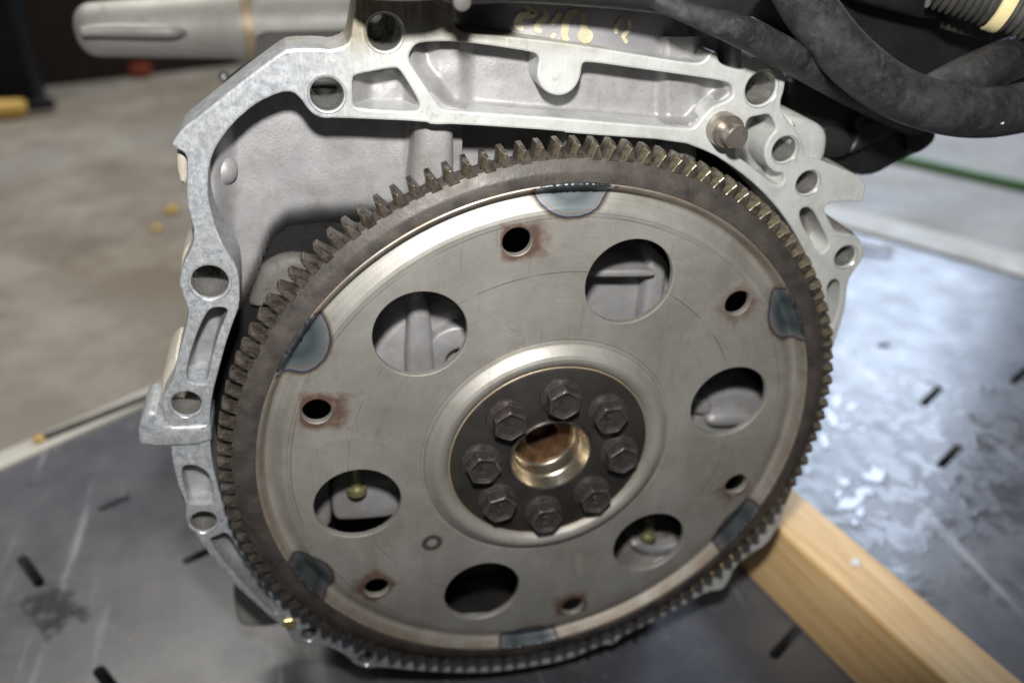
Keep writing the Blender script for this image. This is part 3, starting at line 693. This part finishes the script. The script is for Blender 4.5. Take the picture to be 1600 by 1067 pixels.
# ------------------------------------------------------------------ flexplate
fx = empty('flexplate', (0, 0, CZ - 0.152), 'round steel flexplate with toothed rusty ring gear and six round windows', 'flexplate')
RB = 0.135
prof = [(0.0605, 0.0), (0.0615, -0.0003)]
def plate_y(r):
    pts = [(0.0, 0.0), (0.1222, 0.0), (0.1240, 0.0004), (0.1262, 0.0020), (0.1284, 0.0034), (0.1300, 0.0040), (0.1312, 0.0036), (0.1324, 0.0010), (0.1334, -0.0012), (0.1343, -0.0018), (0.1350, -0.0014)]
    return lerp_curve(pts, r)
def circ(r, n, cx=0.0, cz=0.0, ph=0.0): return [(cx + r * math.cos(2 * math.pi * i / n + ph), cz + r * math.sin(2 * math.pi * i / n + ph)) for i in range(n)]
HA = 129.6; BA = 99.5
big = [(0.0934 * math.cos(math.radians(HA - 60 * k)), 0.0934 * math.sin(math.radians(HA - 60 * k))) for k in range(6)]
sml = [(0.1126 * math.cos(math.radians(BA - 60 * k)), 0.1126 * math.sin(math.radians(BA - 60 * k))) for k in range(6)]
me1 = extrude_me('plate', [circ(0.1223, 256), circ(0.0620, 192)] + [circ(0.0202, 64, *c) for c in big] + [circ(0.0062, 32, *c) for c in sml], 0.0, 0.003, 0.0005, False, 2)
rim = [(0.1222 + 0.0128 * k / 40, plate_y(0.1222 + 0.0128 * k / 40)) for k in range(41)]
me2 = lathe_me('rim', [(0.1217, 0.0)] + rim + [(0.1350, 0.006)], 256)
hubp = [(0.0623, 0.0004), (0.0616, 0.0009), (0.0609, 0.0008), (0.0606, -0.0004), (0.0603, -0.0012), (0.0592, -0.0018), (0.0578, -0.0030), (0.0562, -0.0042), (0.0546, -0.0048), (0.0530, -0.0047), (0.0514, -0.0040), (0.0502, -0.0030), (0.0494, -0.0016), (0.0486, 0.001)]
me3 = lathe_me('hub', hubp, 192)
bm = bmesh.new()
for m_ in (me1, me2, me3): bm.from_mesh(m_)
me = bpy.data.meshes.new('plate'); bm.to_mesh(me); bm.free()
pl = link('plate', me, 'plate', fx, 16); pl.location = (0, 0, CZ)
# decals on the plate: heat tint of the welds, rust round the bolt holes, stains
def decal(name, fn, mat, nu=28, nv=28, lift=0.00025):
    """fn(u, v) -> (r, theta, d) for u, v in 0..1"""
    bm = bmesh.new(); lay = bm.verts.layers.float.new('d'); g = []
    for i in range(nu + 1):
        row = []
        for j in range(nv + 1):
            r, th, d = fn(i / nu, j / nv); v = bm.verts.new((r * math.cos(th), plate_y(r) - lift, r * math.sin(th))); v[lay] = d; row.append(v)
        g.append(row)
    for i in range(nu):
        for j in range(nv): bm.faces.new((g[i][j], g[i + 1][j], g[i + 1][j + 1], g[i][j + 1]))
    me = from_bm(bm, name)
    if sum(p.normal.y for p in me.polygons) > 0: me.flip_normals()
    o = link(name, me, mat, fx); o.location = (0, 0, CZ); return o
def weld_fn(th0, hw, dep):
    def fn(u, v):
        x = (u * 2 - 1) * hw * 1.25; r = 0.1346 - v * dep * 1.3
        e = math.sqrt((x / hw) ** 2 + ((0.1346 - r) / dep) ** 2)
        return r, th0 + x / 0.13, max(0.0, min(1.0, (1.12 - e) * 0.95))
    return fn
for th, hw, dep, mt in ((88.0, 0.0165, 0.0146, 'weld'), (28.2, 0.0160, 0.0138, 'weld2'), (-32.3, 0.0168, 0.0130, 'weld3'), (-92.6, 0.0160, 0.0128, 'weld2'), (-154.5, 0.0150, 0.0140, 'weld3'), (146.2, 0.0158, 0.0152, 'weld2')):
    decal('weld_patch', weld_fn(math.radians(th), hw, dep), mt, 44, 36)
for th, hw in ((88.0, 0.0150), (28.2, 0.0150), (-32.3, 0.0150), (-92.6, 0.0145), (-154.5, 0.0140), (146.2, 0.0150)):
    pts = []; rr = []
    for k in range(25):
        t = k / 24 * 2 - 1; a = math.radians(th) + t * hw / 0.135
        r_ = 0.1345 + 0.0003 * noise.noise(Vector((k * 0.7, th, 0))); pts.append((r_ * math.cos(a), -0.0016, r_ * math.sin(a)))
        rr.append((0.0010 + 0.0003 * noise.noise(Vector((k * 0.9, th, 5))) + 0.00012 * math.sin(k * 2.6)) * (1 - abs(t) ** 6) + 0.0002)
    o = link('weld_bead', tube_me('weld_bead', pts, rr, 10, True, 3), 'bead', fx, 60); o.location = (0, 0, CZ)
def patch_fn(cx, cz, hx, hz, rot, ring=None, soft=0.55):
    c_, s_ = math.cos(rot), math.sin(rot)
    def fn(u, v):
        a, b_ = (u * 2 - 1) * 1.15, (v * 2 - 1) * 1.15
        x = cx + a * hx * c_ - b_ * hz * s_; z = cz + a * hx * s_ + b_ * hz * c_
        if ring: e = math.sqrt(a * a + b_ * b_); d = max(0.0, 1 - abs(e - ring) / 0.32)
        else: e = max(abs(a), abs(b_)) ** 1.0; d = max(0.0, min(1.0, (1.08 - e) / soft))
        return math.hypot(x, z), math.atan2(z, x), d
    return fn
def donut_fn(cx, cz, hx, hz, rot, rin, soft=0.5, off=(0, 0)):
    """stain with the bolt hole left free"""
    c_, s_ = math.cos(rot), math.sin(rot)
    def fn(u, v):
        th = u * 2 * math.pi; ct, st = math.cos(th), math.sin(th)
        ox, oz = off
        # ray from hole centre to box border
        best = 9
        for val, lim in ((ct, hx), (st, hz)):
            o_ = ox if val is ct else oz
            if abs(val) > 1e-6:
                t = ((lim if val > 0 else -lim) * 1.1 + o_) / val
                if t > 0: best = min(best, t)
        rr = rin + (max(best, rin * 1.05) - rin) * v
        lx, lz = rr * ct, rr * st
        x = cx + lx * c_ - lz * s_; z = cz + lx * s_ + lz * c_
        return math.hypot(x, z), math.atan2(z, x), max(0.0, min(1.0, (1.0 - v) / soft))
    return fn
rustp = [(0.0105, 0.0088, 0.05, (0.0038, 0.000), 0.8), (0.0100, 0.0100, 0.75, (-0.001, -0.002), 1.3), (0.0100, 0.0092, 0.6, (-0.004, -0.003), 1.2), (0.0100, 0.0082, 0.1, (-0.0015, 0.003), 0.8), (0.0098, 0.0098, 0.7, (0.0, 0.003), 0.7), (0.0110, 0.0098, -0.1, (0.004, 0.0), 0.7)]
for (cx, cz), (hx, hz, rot, off, soft) in zip(sml, rustp):
    decal('rust_stain', donut_fn(cx, cz, hx, hz, rot, 0.0064, soft, off), 'rust', 48, 14)
q = at(675, 847, 0); decal('ring_stain', patch_fn(q.x, q.z - CZ, 0.0062, 0.0062, 0, 0.62), 'stain', 24, 24)
q = at(905, 882, 0); decal('scrape_mark', patch_fn(q.x, q.z - CZ, 0.0022, 0.0090, 0.12, None, 0.4), 'scrape', 10, 20)
for (x, y, s) in ((824, 547, 0.0018), (575, 700, 0.0012), (700, 372, 0.0012), (1080, 520, 0.002), (870, 500, 0.0016)):
    pass
# ring gear
ringp = [(0.1351, -0.0010), (0.1353, -0.0020), (0.1396, -0.0020), (0.1405, -0.0016), (0.1447, 0.0004), (0.1450, 0.0012), (0.1450, 0.0100), (0.1442, 0.0108), (0.1352, 0.0108)]
rg = link('ring_gear', lathe_me('ring_gear', ringp, 252, closed=True), 'ring', fx, 30); rg.location = (0, 0, CZ)
NT_ = 126; pit = 2 * math.pi / NT_
def tooth_me():
    bm = bmesh.new(); r0, r1, rt = 0.1443, 0.1480, 0.1511
    def sec(y, w0, w1, w2, top, sh=0.0):
        return [bm.verts.new((x + sh, y, z)) for x, z in ((-w0, r0), (-w1, r1 - (rt - top) * 0.5), (-w2, top), (w2, top), (w1, r1 - (rt - top) * 0.5), (w0, r0))]
    a = sec(-0.0002, 0.0022, 0.0012, 0.0004, rt - 0.0012, 0.0008)
    b_ = sec(0.0030, 0.0027, 0.0018, 0.0010, rt - 0.0001)
    c = sec(0.0092, 0.0027, 0.0018, 0.0011, rt)
    d = sec(0.0106, 0.0026, 0.0015, 0.0008, rt - 0.0010)
    for p, q in ((a, b_), (b_, c), (c, d)):
        for i in range(5): bm.faces.new((p[i], p[i + 1], q[i + 1], q[i]))
    bm.faces.new(a); bm.faces.new(d)
    bmesh.ops.bevel(bm, geom=[e for e in bm.edges if not e.is_boundary], offset=0.00018, segments=1, affect='EDGES')
    me = from_bm(bm, 'tooth')
    for p in me.polygons:
        if p.normal.y < -0.25 and p.normal.x < -0.25: p.material_index = 1
    return me
tm = tooth_me()
t0 = link('tooth', tm, 'tooth', None, 20); tm.materials.append(M['worn'])
th0 = math.atan2(at(990, 222, 0).z - CZ, at(990, 222, 0).x)
for k in range(NT_):
    o = t0 if k == 0 else t0.copy()
    if k: COL.objects.link(o)
    setpar(o, rg); o.location = (0, 0, CZ)
    th = th0 + k * pit
    o.rotation_euler = (random.uniform(-.004, .004), math.pi / 2 - th + random.uniform(-.0015, .0015), 0)
# centre: blackened retaining plate, bolts, crankshaft bore
sp_ = link('retaining_plate', lathe_me('retaining_plate', [(0.0205, 0.001), (0.0208, -0.0024), (0.0212, -0.0028), (0.0474, -0.0028), (0.0486, -0.0022), (0.0489, 0.001)], 160), 'disc', fx); sp_.location = (0, 0, CZ)
eb = link('plate_edge', lathe_me('plate_edge', [(0.04865, -0.0018), (0.0489, -0.0024), (0.0494, -0.0020)], 160), 'collar', sp_); eb.location = (0, 0, CZ)
br = link('crankshaft_bore', lathe_me('crankshaft_bore', [(0.0206, 0.002), (0.0205, -0.0030), (0.0201, -0.0036), (0.0192, -0.0034), (0.0174, 0.0008), (0.0170, 0.0016), (0.0172, 0.0022), (0.0166, 0.0028), (0.0163, 0.0034), (0.0163, 0.0100), (0.0158, 0.0106), (0.0152, 0.0108)], 128), 'bore', fx, 40); br.location = (0, 0, CZ)
bb = link('bore_floor', lathe_me('bore_floor', [(0.0153, 0.01075), (0.0146, 0.0118), (0.0100, 0.0124), (0.0086, 0.0130), (0.0080, 0.0150), (0.0080, 0.024), (0.0, 0.026)], 64), 'borerust', br); bb.location = (0, 0, CZ)
def hex_bolt():
    bm = bmesh.new(); R6 = 0.0083
    rows = []
    n = 48
    def hexr(a): 
        a = (a % (math.pi / 3)) - math.pi / 6; return R6 * math.cos(math.pi / 6) / math.cos(a)
    for y, f_ in ((0.0, None), (-0.0016, None), (-0.0024, 1.0), (-0.0076, 1.0), (-0.0083, 0.972), (-0.0087, 0.93), (-0.0088, 0.87), (-0.0086, 0.83), (-0.0072, 0.77), (-0.0070, 0.66)):
        row = []
        for i in range(n):
            a = 2 * math.pi * i / n
            if f_ is None: r = 0.0098 if y == 0 else 0.0094
            elif f_ < 1: r = min(hexr(a), R6 * 0.945) * f_ if f_ < 0.97 else hexr(a) * f_
            else: r = hexr(a)
            row.append(bm.verts.new((r * math.cos(a), y, r * math.sin(a))))
        rows.append(row)
    for a, b_ in zip(rows, rows[1:]):
        for i in range(n): bm.faces.new((a[i], a[(i + 1) % n], b_[(i + 1) % n], b_[i]))
    bm.faces.new(rows[-1])
    return from_bm(bm, 'crank_bolt')
def curve_mark(pts, wd, dep):
    bm = bmesh.new(); cp = chaikin(pts, 2, False); rows = []
    for i, (x, z) in enumerate(cp):
        a = Vector(cp[max(i - 1, 0)]); b_ = Vector(cp[min(i + 1, len(cp) - 1)]); t = (b_ - a).normalized(); n = Vector((-t.y, t.x))
        rows.append([bm.verts.new((x + n.x * s * wd, y, z + n.y * s * wd)) for s, y in ((-1, 0), (-0.5, -dep), (0.5, -dep), (1, 0))])
    for a, b_ in zip(rows, rows[1:]):
        for k in range(3): bm.faces.new((a[k], a[k + 1], b_[k + 1], b_[k]))
    return from_bm(bm, 'head_mark')
hb = hex_bolt(); hm = curve_mark([(0.0016, 0.0021), (-0.0012, 0.0021), (-0.0013, 0.0004), (0.0013, 0.0), (0.0012, -0.002), (-0.0016, -0.002)], 0.0004, 0.0003)
for k in range(8):
    a = math.radians(85.3 - 45 * k); x, z = 0.0343 * math.cos(a), CZ + 0.0343 * math.sin(a)
    bo = link('crank_bolt', hb if k == 0 else hb, None if k else 'bolt', fx, 28); bo.location = (x, -0.0028, z)
    rz = random.uniform(0, 1.05); bo.rotation_euler = (0, rz, 0)
    mk = bpy.data.objects.new('head_mark', hm); COL.objects.link(mk)
    if k == 0: hm.materials.append(M['boltmark'])
    mk.parent = bo; mk.location = (0, -0.0069, 0)

# ------------------------------------------------------------------ wooden block under the engine
hw = 0.060
n1, n2 = gr(1215, 825, hw), gr(1480, 1067, hw)
dw = (n2 - n1).normalized(); nw = Vector((-dw.y, dw.x, 0))
me = box_me('timber_block', (-0.12, 0.0, 0.0), (0.62, 0.0400, hw), 0.0035, 3)
bm = bmesh.new(); bm.from_mesh(me)
for v in bm.verts: v.co = Vector((v.co.y, v.co.x, v.co.z))
me = from_bm(bm, 'timber_block')
wo = link('timber_block', me, 'wood'); wo.location = (n1.x, n1.y, 0)
# local x = across, local y = along
mw = Matrix(((nw.x, dw.x, 0), (nw.y, dw.y, 0), (0, 0, 1)))
if mw.determinant() < 0:
    mw = Matrix(((-nw.x, dw.x, 0), (-nw.y, dw.y, 0), (0, 0, 1)))
    for v in me.vertices: v.co.x = -v.co.x
    me.flip_normals()
wo.rotation_euler = mw.to_euler()
tag(wo, 'pale pine timber block lying under the right side of the engine', 'timber')

# ------------------------------------------------------------------ parts above the flange
# black moulded intake overhanging the top of the block
mf = empty('intake_manifold', at(950, 0, 0.0), 'black plastic intake part along the top edge above the painted number', 'manifold')
man = [(694, -160), (700, -6), (724, 6), (860, 9), (1000, 20), (1100, 34), (1150, 44), (1176, 34), (1190, 8), (1230, -30), (1230, -160)]
cast('shell', man, -0.003, 0.05, 'black', mf, ch=0.004, it=1, back=True)
cast('ledge', [(686, -160), (690, 2), (712, 9), (770, 8), (800, 4), (812, -20), (812, -160)], -0.019, 0.0, 'black', mf, ch=0.003, it=1, back=True)  # ledge added in front for the shadow across the flange top
c = at(722, 3, -0.0195); o = link('screw_head', lathe_me('screw_head', [(0.003, 0.002), (0.0029, -0.0004), (0.002, -0.0008), (0, -0.0008)], 20), 'conduit', mf); o.location = c
# silver coolant outlet pipe end at the upper left
po = empty('coolant_outlet', at(630, -20, 0.0), 'round silvery pipe flange at the top edge above the brownish corner lug', 'pipe flange')
c = at(628, -26, -0.004)
o = link('pipe_flange', lathe_me('pipe_flange', [(0.0, -0.003), (0.0165, -0.003), (0.0178, -0.002), (0.0178, 0.0035), (0.0168, 0.0045), (0.0125, 0.005), (0.0120, 0.04), (0.0, 0.04)], 64), 'cast', po); o.location = c
o.rotation_euler = (math.radians(90), 0, 0)
# thick rubber hose
ho = [at(1215, -70, 0.010), at(1262, 10, 0.006), at(1318, 82, 0.002), at(1388, 138, 0.0), at(1465, 168, 0.0), at(1545, 176, 0.002), at(1640, 160, 0.008)]
hs = link('rubber_hose', tube_me('rubber_hose', ho, [0.0098, 0.0100, 0.0102, 0.0104, 0.0106, 0.0110, 0.0112], 28, True, 10), 'hose')
tag(hs, 'thick scuffed black rubber hose curving across the upper right corner', 'hose')
c = gr(1565, 185)
pd = ray(1563, 186); 
hc = at(1556, 176, 0.0025); chipc = hc + ((CAM - hc).normalized() * 0.94 - UPV * 0.34).normalized() * 0.0124
bm = bmesh.new(); vs = []
for k in range(11):
    a = 2 * math.pi * k / 11; r = random.uniform(0.55, 1.0) * (0.0026 if k % 2 else 0.0036)
    vs.append(bm.verts.new(chipc + RGT * r * 1.2 * math.cos(a) + UPV * r * 0.8 * math.sin(a)))
cf = bm.faces.new(vs); ge = bmesh.ops.extrude_face_region(bm, geom=[cf])
for v in [g_ for g_ in ge['geom'] if isinstance(g_, bmesh.types.BMVert)]: v.co -= (FWD + RGT * 0.6).normalized() * 0.0016
link('paint_chip', from_bm(bm, 'paint_chip'), 'white', hs, smooth=False)
h2 = [at(1420, 168, 0.012), at(1470, 142, 0.010), at(1520, 118, 0.014), at(1580, 92, 0.03), at(1650, 70, 0.05)]
h2o = link('rubber_hose', tube_me('rubber_hose', h2, [0.0085, 0.0092, 0.0098, 0.010, 0.010], 24, True, 8), 'hose')
tag(h2o, 'short black hose branch emerging behind the thick curved hose', 'hose')
M['hose2'] = mat_hose('dusty_flat_rubber', 1.12)
h3 = [at(1020, 0, -0.004), at(1095, 28, -0.005), at(1160, 50, -0.004), at(1222, 82, 0.004), at(1284, 119, 0.018), at(1350, 156, 0.036), at(1430, 196, 0.06)]
h3o = link('rubber_hose', tube_me('rubber_hose', h3, [0.003, 0.0045, 0.0066, 0.0068, 0.0066, 0.0066, 0.0066], 24, True, 8, 0.9), 'hose2')
tag(h3o, 'flattened black hose running diagonally between manifold and round corner lug', 'hose')
# black plastic housing behind the right lugs
bh = empty('plastic_housing', at(1360, 210, 0.08), 'black moulded housing with rounded end jutting out behind the right lugs', 'housing')
cast('shell', [(1225, 110), (1300, 120), (1400, 160), (1458, 190), (1470, 204), (1466, 222), (1440, 243), (1418, 252), (1360, 284), (1300, 262), (1230, 200)], 0.062, 0.16, 'black', bh, ch=0.006, chn=4)
cast('rib', [(1335, 190), (1400, 168), (1440, 190), (1350, 236), (1320, 246), (1342, 215)], 0.055, 0.07, 'black', bh, ch=0.003)
cast('collar', [(1282, 200), (1300, 196), (1326, 206), (1338, 222), (1330, 244), (1302, 250), (1284, 240)], 0.052, 0.07, 'black', bh, ch=0.003)
cast('end_cap', [(1416, 210), (1452, 196), (1468, 206), (1464, 224), (1444, 240), (1424, 246)], 0.056, 0.10, 'black', bh, ch=0.004)
# dark air box filling the upper right corner
ab = empty('air_box', at(1430, 40, 0.08), 'large black box in the top right corner behind the thick hose', 'air box')
cast('shell', [(1180, -120), (1720, -120), (1720, 150), (1560, 175), (1440, 150), (1330, 120), (1240, 60)], 0.085, 0.17, 'black', ab, ch=0.006, it=1)
cast('panel', [(1320, -40), (1488, -40), (1492, 8), (1470, 34), (1440, 30), (1330, 2)], 0.060, 0.09, 'black', ab, ch=0.004)
cast('bracket', [(1478, 46), (1484, 14), (1560, 44), (1556, 66), (1500, 54)], 0.058, 0.064, 'conduit', ab, ch=0.001, it=1, back=True)
for x_, y_ in ((1572, 104), (1590, 104)):
    c = at(x_, y_, 0.078); link('glint_dot', sphere_me('glint_dot', c, 0.0026, 12), 'conduit', ab)  # small spheres added to stand in for two reflection dots
# corrugated conduit with cream clip ring
cv = empty('corrugated_conduit', at(1580, 20, 0.03), 'grey corrugated conduit with a cream ring in the top right corner', 'conduit')
c0, c1 = at(1468, -30, 0.045), at(1700, 48, 0.012)
ax = (c1 - c0); L = ax.length; rows = []
prof = []
for k in range(90):
    t = k / 89; prof.append((0.0112 + 0.0010 * math.cos(t * 2 * math.pi * 22), t * L))
me = lathe_me('tube', prof, 40); o = link('tube', me, 'conduit', cv, 70); o.location = c0
o.rotation_euler = Vector((0, 1, 0)).rotation_difference(ax).to_euler()
me = lathe_me('clip_ring', [(0.0120, 0), (0.0131, 0.0006), (0.0133, 0.004), (0.0130, 0.0058), (0.0121, 0.0062)], 48)
o2 = link('clip_ring', me, 'cream', cv); o2.location = c0 + ax * 0.385; o2.rotation_euler = o.rotation_euler

# ------------------------------------------------------------------ round-nosed housing at the far upper left
YH = 0.33
hs_ = empty('nose_housing', at(320, 112, YH), 'pale round-nosed cast housing with a long rib at the upper left', 'housing')
a_ = at(118, 48, YH); b_ = at(560, 34, YH); ax = (b_ - a_).normalized(); Lh = (b_ - a_).length
def pr(s): 
    return [(0.0, 0.0)] and [(r, y) for r, y in s]
ss = (at(300, 100, YH) - at(300, -2, YH)).length / 2
nose = [(0.0, 0.0)] + [(ss * 0.80 * math.sin(t * math.pi / 2 / 12) ** 0.75, ss * 0.62 * (1 - math.cos(t * math.pi / 2 / 12))) for t in range(1, 13)]
nose += [(ss * 0.86, ss * 1.6), (ss * 0.95, ss * 3.2), (ss * 1.02, Lh * 0.52), (ss * 1.12, Lh * 0.56), (ss * 1.13, Lh * 0.62), (ss * 0.98, Lh * 0.66), (ss * 1.0, Lh * 1.1)]
rotq = Vector((0, 1, 0)).rotation_difference(ax)
o = link('barrel', lathe_me('barrel', nose, 72), 'housing', hs_, 50); o.location = a_; o.rotation_euler = rotq.to_euler()
rb = [at(128, 50, YH - 0.030), at(170, 48, YH - 0.0285), at(230, 49, YH - 0.030), at(270, 50, YH - 0.029), at(288, 51, YH - 0.022)]
link('raised_rib', tube_me('raised_rib', rb, [0.003, 0.0042, 0.0044, 0.0042, 0.002], 16, True, 6), 'housing', hs_)
o = link('clamp_collar', lathe_me('clamp_collar', [(ss * 1.05, -0.004), (ss * 1.24, -0.004), (ss * 1.26, 0), (ss * 1.24, 0.004), (ss * 1.05, 0.004)], 72, closed=True), 'collar', hs_)
o.location = a_ + ax * (Lh * 0.60); o.rotation_euler = rotq.to_euler()
c = at(350, 121, YH); link('collar_bolt', sphere_me('collar_bolt', c, 0.004, 16), 'bright', hs_)

# ------------------------------------------------------------------ workshop background
A_ = gr(0, 145, FZ); B_ = gr(350, 105, FZ); d = (B_ - A_).normalized(); n_ = Vector((-d.y, d.x, 0))
me = box_me('dark_cabinet', (-1.4, 0, 0.0), (1.6, 0.5, 1.6), 0.01)
cb = link('dark_cabinet', me, 'wall'); cb.location = (A_.x, A_.y, FZ); cb.rotation_euler = (0, 0, math.atan2(d.y, d.x))
tag(cb, 'dark brown cabinet front in the blurred upper left background', 'cabinet')
q = gr(30, 163, FZ)
me = box_me('black_post', (-0.055, -0.05, 0), (0.055, 0.05, 1.3), 0.01); ps = link('black_post', me, 'blackpost'); ps.location = (q.x, q.y, FZ); tag(ps, 'black upright post standing at the left edge of the picture', 'post')
q = gr(222, 120, FZ); v = q
og = link('orange_block', box_me('orange_block', (-0.026, -0.03, 0), (0.026, 0.03, 0.035), 0.008), 'orange'); og.location = (q.x, q.y, FZ); tag(og, 'small orange thing on the floor under the round-nosed housing', 'plastic piece')
q = gr(-6, 150, FZ)
tl = link('teal_bottle', lathe_me('teal_bottle', [(0.0, 0.0), (0.05, 0.002), (0.052, 0.01), (0.052, 0.10), (0.03, 0.13), (0.02, 0.14), (0.02, 0.16), (0.0, 0.16)], 24), 'teal'); tl.rotation_euler = (math.radians(90), 0, 0); tl.location = (q.x, q.y, FZ); tag(tl, 'pale teal bottle cut off by the left edge of the picture', 'bottle')
# yellow handled tool
tr = empty('screwdriver', gr(40, 182, FZ), 'yellow handled tool with dark shaft lying on the floor far left', 'screwdriver')
p0, p1, p2 = gr(-30, 190, FZ), gr(46, 183, FZ), gr(88, 176, FZ)
for p_ in (p0, p1, p2): p_.z += 0.022
link('handle', tube_me('handle', [p0, p0.lerp(p1, 0.5), p0.lerp(p1, 0.9), p1], [0.020, 0.022, 0.020, 0.014], 16, True, 6), 'yellow', tr)
link('shaft', tube_me('shaft', [p1, p1.lerp(p2, 0.5), p2], 0.013, 12, True, 4), 'blackpost', tr)
# yellow crumbs on the floor and deck edge
for (x_, y_, s_, lab) in ((270, 332, 0.012, 'larger yellow crumb on the floor beside the flange'), (244, 360, 0.009, 'smaller pale yellow crumb below the larger one'), (63, 688, 0.005, 'yellow crumb at the end of the dark rod on the deck edge')):
    q = gr(x_, y_, FZ if y_ < 500 else 0.004); bm = bmesh.new(); bmesh.ops.create_icosphere(bm, subdivisions=2, radius=s_)
    for v in bm.verts: v.co *= 1 + 0.35 * noise.noise(v.co * 90 + Vector((x_, 0, 0))); v.co.z = max(v.co.z * 0.6, -s_ * 0.45)
    o = link('yellow_crumb', from_bm(bm, 'yellow_crumb'), 'yellow'); o.location = q + Vector((0, 0, s_ * 0.45)); tag(o, lab, 'crumb', 'yellow crumbs')
# dark rod along the deck edge
p0, p1 = gr(66, 684, 0.006), gr(262, 607, 0.006)
ro = link('thin_rod', tube_me('thin_rod', [p0, p0.lerp(p1, 0.5), p1], 0.0028, 10, True, 4), 'conduit'); tag(ro, 'thin dark rod lying along the pale left edge of the deck', 'rod')
# green hose on the floor at right, tan splinter
p0, p1 = gr(1330, 238, FZ), gr(1680, 314, FZ)
gs = link('green_hose', tube_me('green_hose', [p0 + Vector((0, 0, 0.006)), p0.lerp(p1, 0.3) + Vector((0.004, 0, 0.006)), p0.lerp(p1, 0.7) + Vector((-0.003, 0, 0.006)), p1 + Vector((0, 0, 0.006))], 0.0110, 14, True, 8), 'green'); tag(gs, 'thin green hose stretched across the floor at the right', 'hose')
p0, p1 = gr(1322, 381, 0.006), gr(1397, 391, 0.006)
ts = link('wood_splinter', tube_me('wood_splinter', [p0, p0.lerp(p1, 0.5), p1], 0.0028, 8, True, 3), 'tan'); tag(ts, 'short tan stick on the pale deck edge at the right', 'stick')
# scuff patch on the deck, drawn as worn-in dirt
def flat_decal(name, poly_c, hx, hy, rot, mat):
    bm = bmesh.new(); lay = bm.verts.layers.float.new('d'); g = []
    for i in range(21):
        row = []
        for j in range(21):
            a, b_ = i / 10 - 1, j / 10 - 1
            v = bm.verts.new((poly_c.x + a * hx * math.cos(rot) - b_ * hy * math.sin(rot), poly_c.y + a * hx * math.sin(rot) + b_ * hy * math.cos(rot), 0.0004)); v[lay] = max(0, 1 - max(abs(a), abs(b_)) ** 2); row.append(v)
        g.append(row)
    for i in range(20):
        for j in range(20): bm.faces.new((g[i][j], g[i + 1][j], g[i + 1][j + 1], g[i][j + 1]))
    me = from_bm(bm, name)
    if me.polygons[0].normal.z < 0: me.flip_normals()
    return link(name, me, mat, deck)
flat_decal('scuff_mark', gr(82, 952), 0.020, 0.030, math.radians(35), 'scuff')
# spilled coolant: flat droplets and smears
bm = bmesh.new(); rnd = random.Random(5)
def blob(cx, cy, rx, ry, rot):
    c = gr(cx, cy); n = 40; rings = []
    ph = rnd.uniform(0, 50)
    for f_, hgt in ((1.0, 0.0002), (0.93, 0.0005), (0.75, 0.0006), (0.3, 0.0006)):
        row = []
        for k in range(n):
            a = 2 * math.pi * k / n; w_ = 1 + 0.9 * noise.noise(Vector((math.cos(a) * 1.3 + ph, math.sin(a) * 1.3, ph)))
            x, y = rx * f_ * w_ * math.cos(a), ry * f_ * w_ * math.sin(a)
            row.append(bm.verts.new((c.x + x * math.cos(rot) - y * math.sin(rot), c.y + x * math.sin(rot) + y * math.cos(rot), hgt)))
        rings.append(row)
    for a, b_ in zip(rings, rings[1:]):
        for k in range(n): bm.faces.new((a[k], a[(k + 1) % n], b_[(k + 1) % n], b_[k]))
    bm.faces.new(rings[-1])
for cx, cy, rx, ry, rot in ((1306, 628, .012, .006, .9), (1300, 655, .016, .005, 1.3), (1330, 638, .010, .004, .3), (1322, 668, .009, .003, .1), (1347, 672, .006, .0025, .5), (1288, 690, .012, .005, 1.1), (1316, 752, .007, .006, .4), (1368, 742, .014, .010, .6), (1352, 768, .010, .005, .2),
        (1328, 786, .018, .007, .2), (1310, 772, .008, .003, .8), (1345, 800, .007, .004, .6), (1336, 816, .005, .004, .2), (1425, 757, .004, .0022, .4), (1262, 735, .006, .003, .9), (1420, 670, .005, .0018, .4), (1455, 672, .0025, .0018, .4), (1380, 805, .006, .002, -.6), (1272, 660, .010, .004, 1.2), (1452, 800, .004, .002, .1)):
    blob(cx, cy, rx, ry, rot)
me = from_bm(bm, 'coolant_spill')
sp2 = link('coolant_spill', me, 'coolant', None, 60); tag(sp2, 'wet splashes of clear coolant glinting on the deck beside the timber block', 'spill', None, 'stuff')
# scrap of white paint on the timber
q = gr(1338, 880, hw)
bm = bmesh.new(); bmesh.ops.create_icosphere(bm, subdivisions=2, radius=0.0035)
for v in bm.verts: v.co *= 1 + 0.6 * noise.noise(v.co * 400); v.co.z = max(0, v.co.z * 0.35)
o = link('white_flake', from_bm(bm, 'white_flake'), 'white'); o.location = q + Vector((0, 0, 0.0002)); tag(o, 'tiny white flake lying on top of the pine timber block', 'flake')
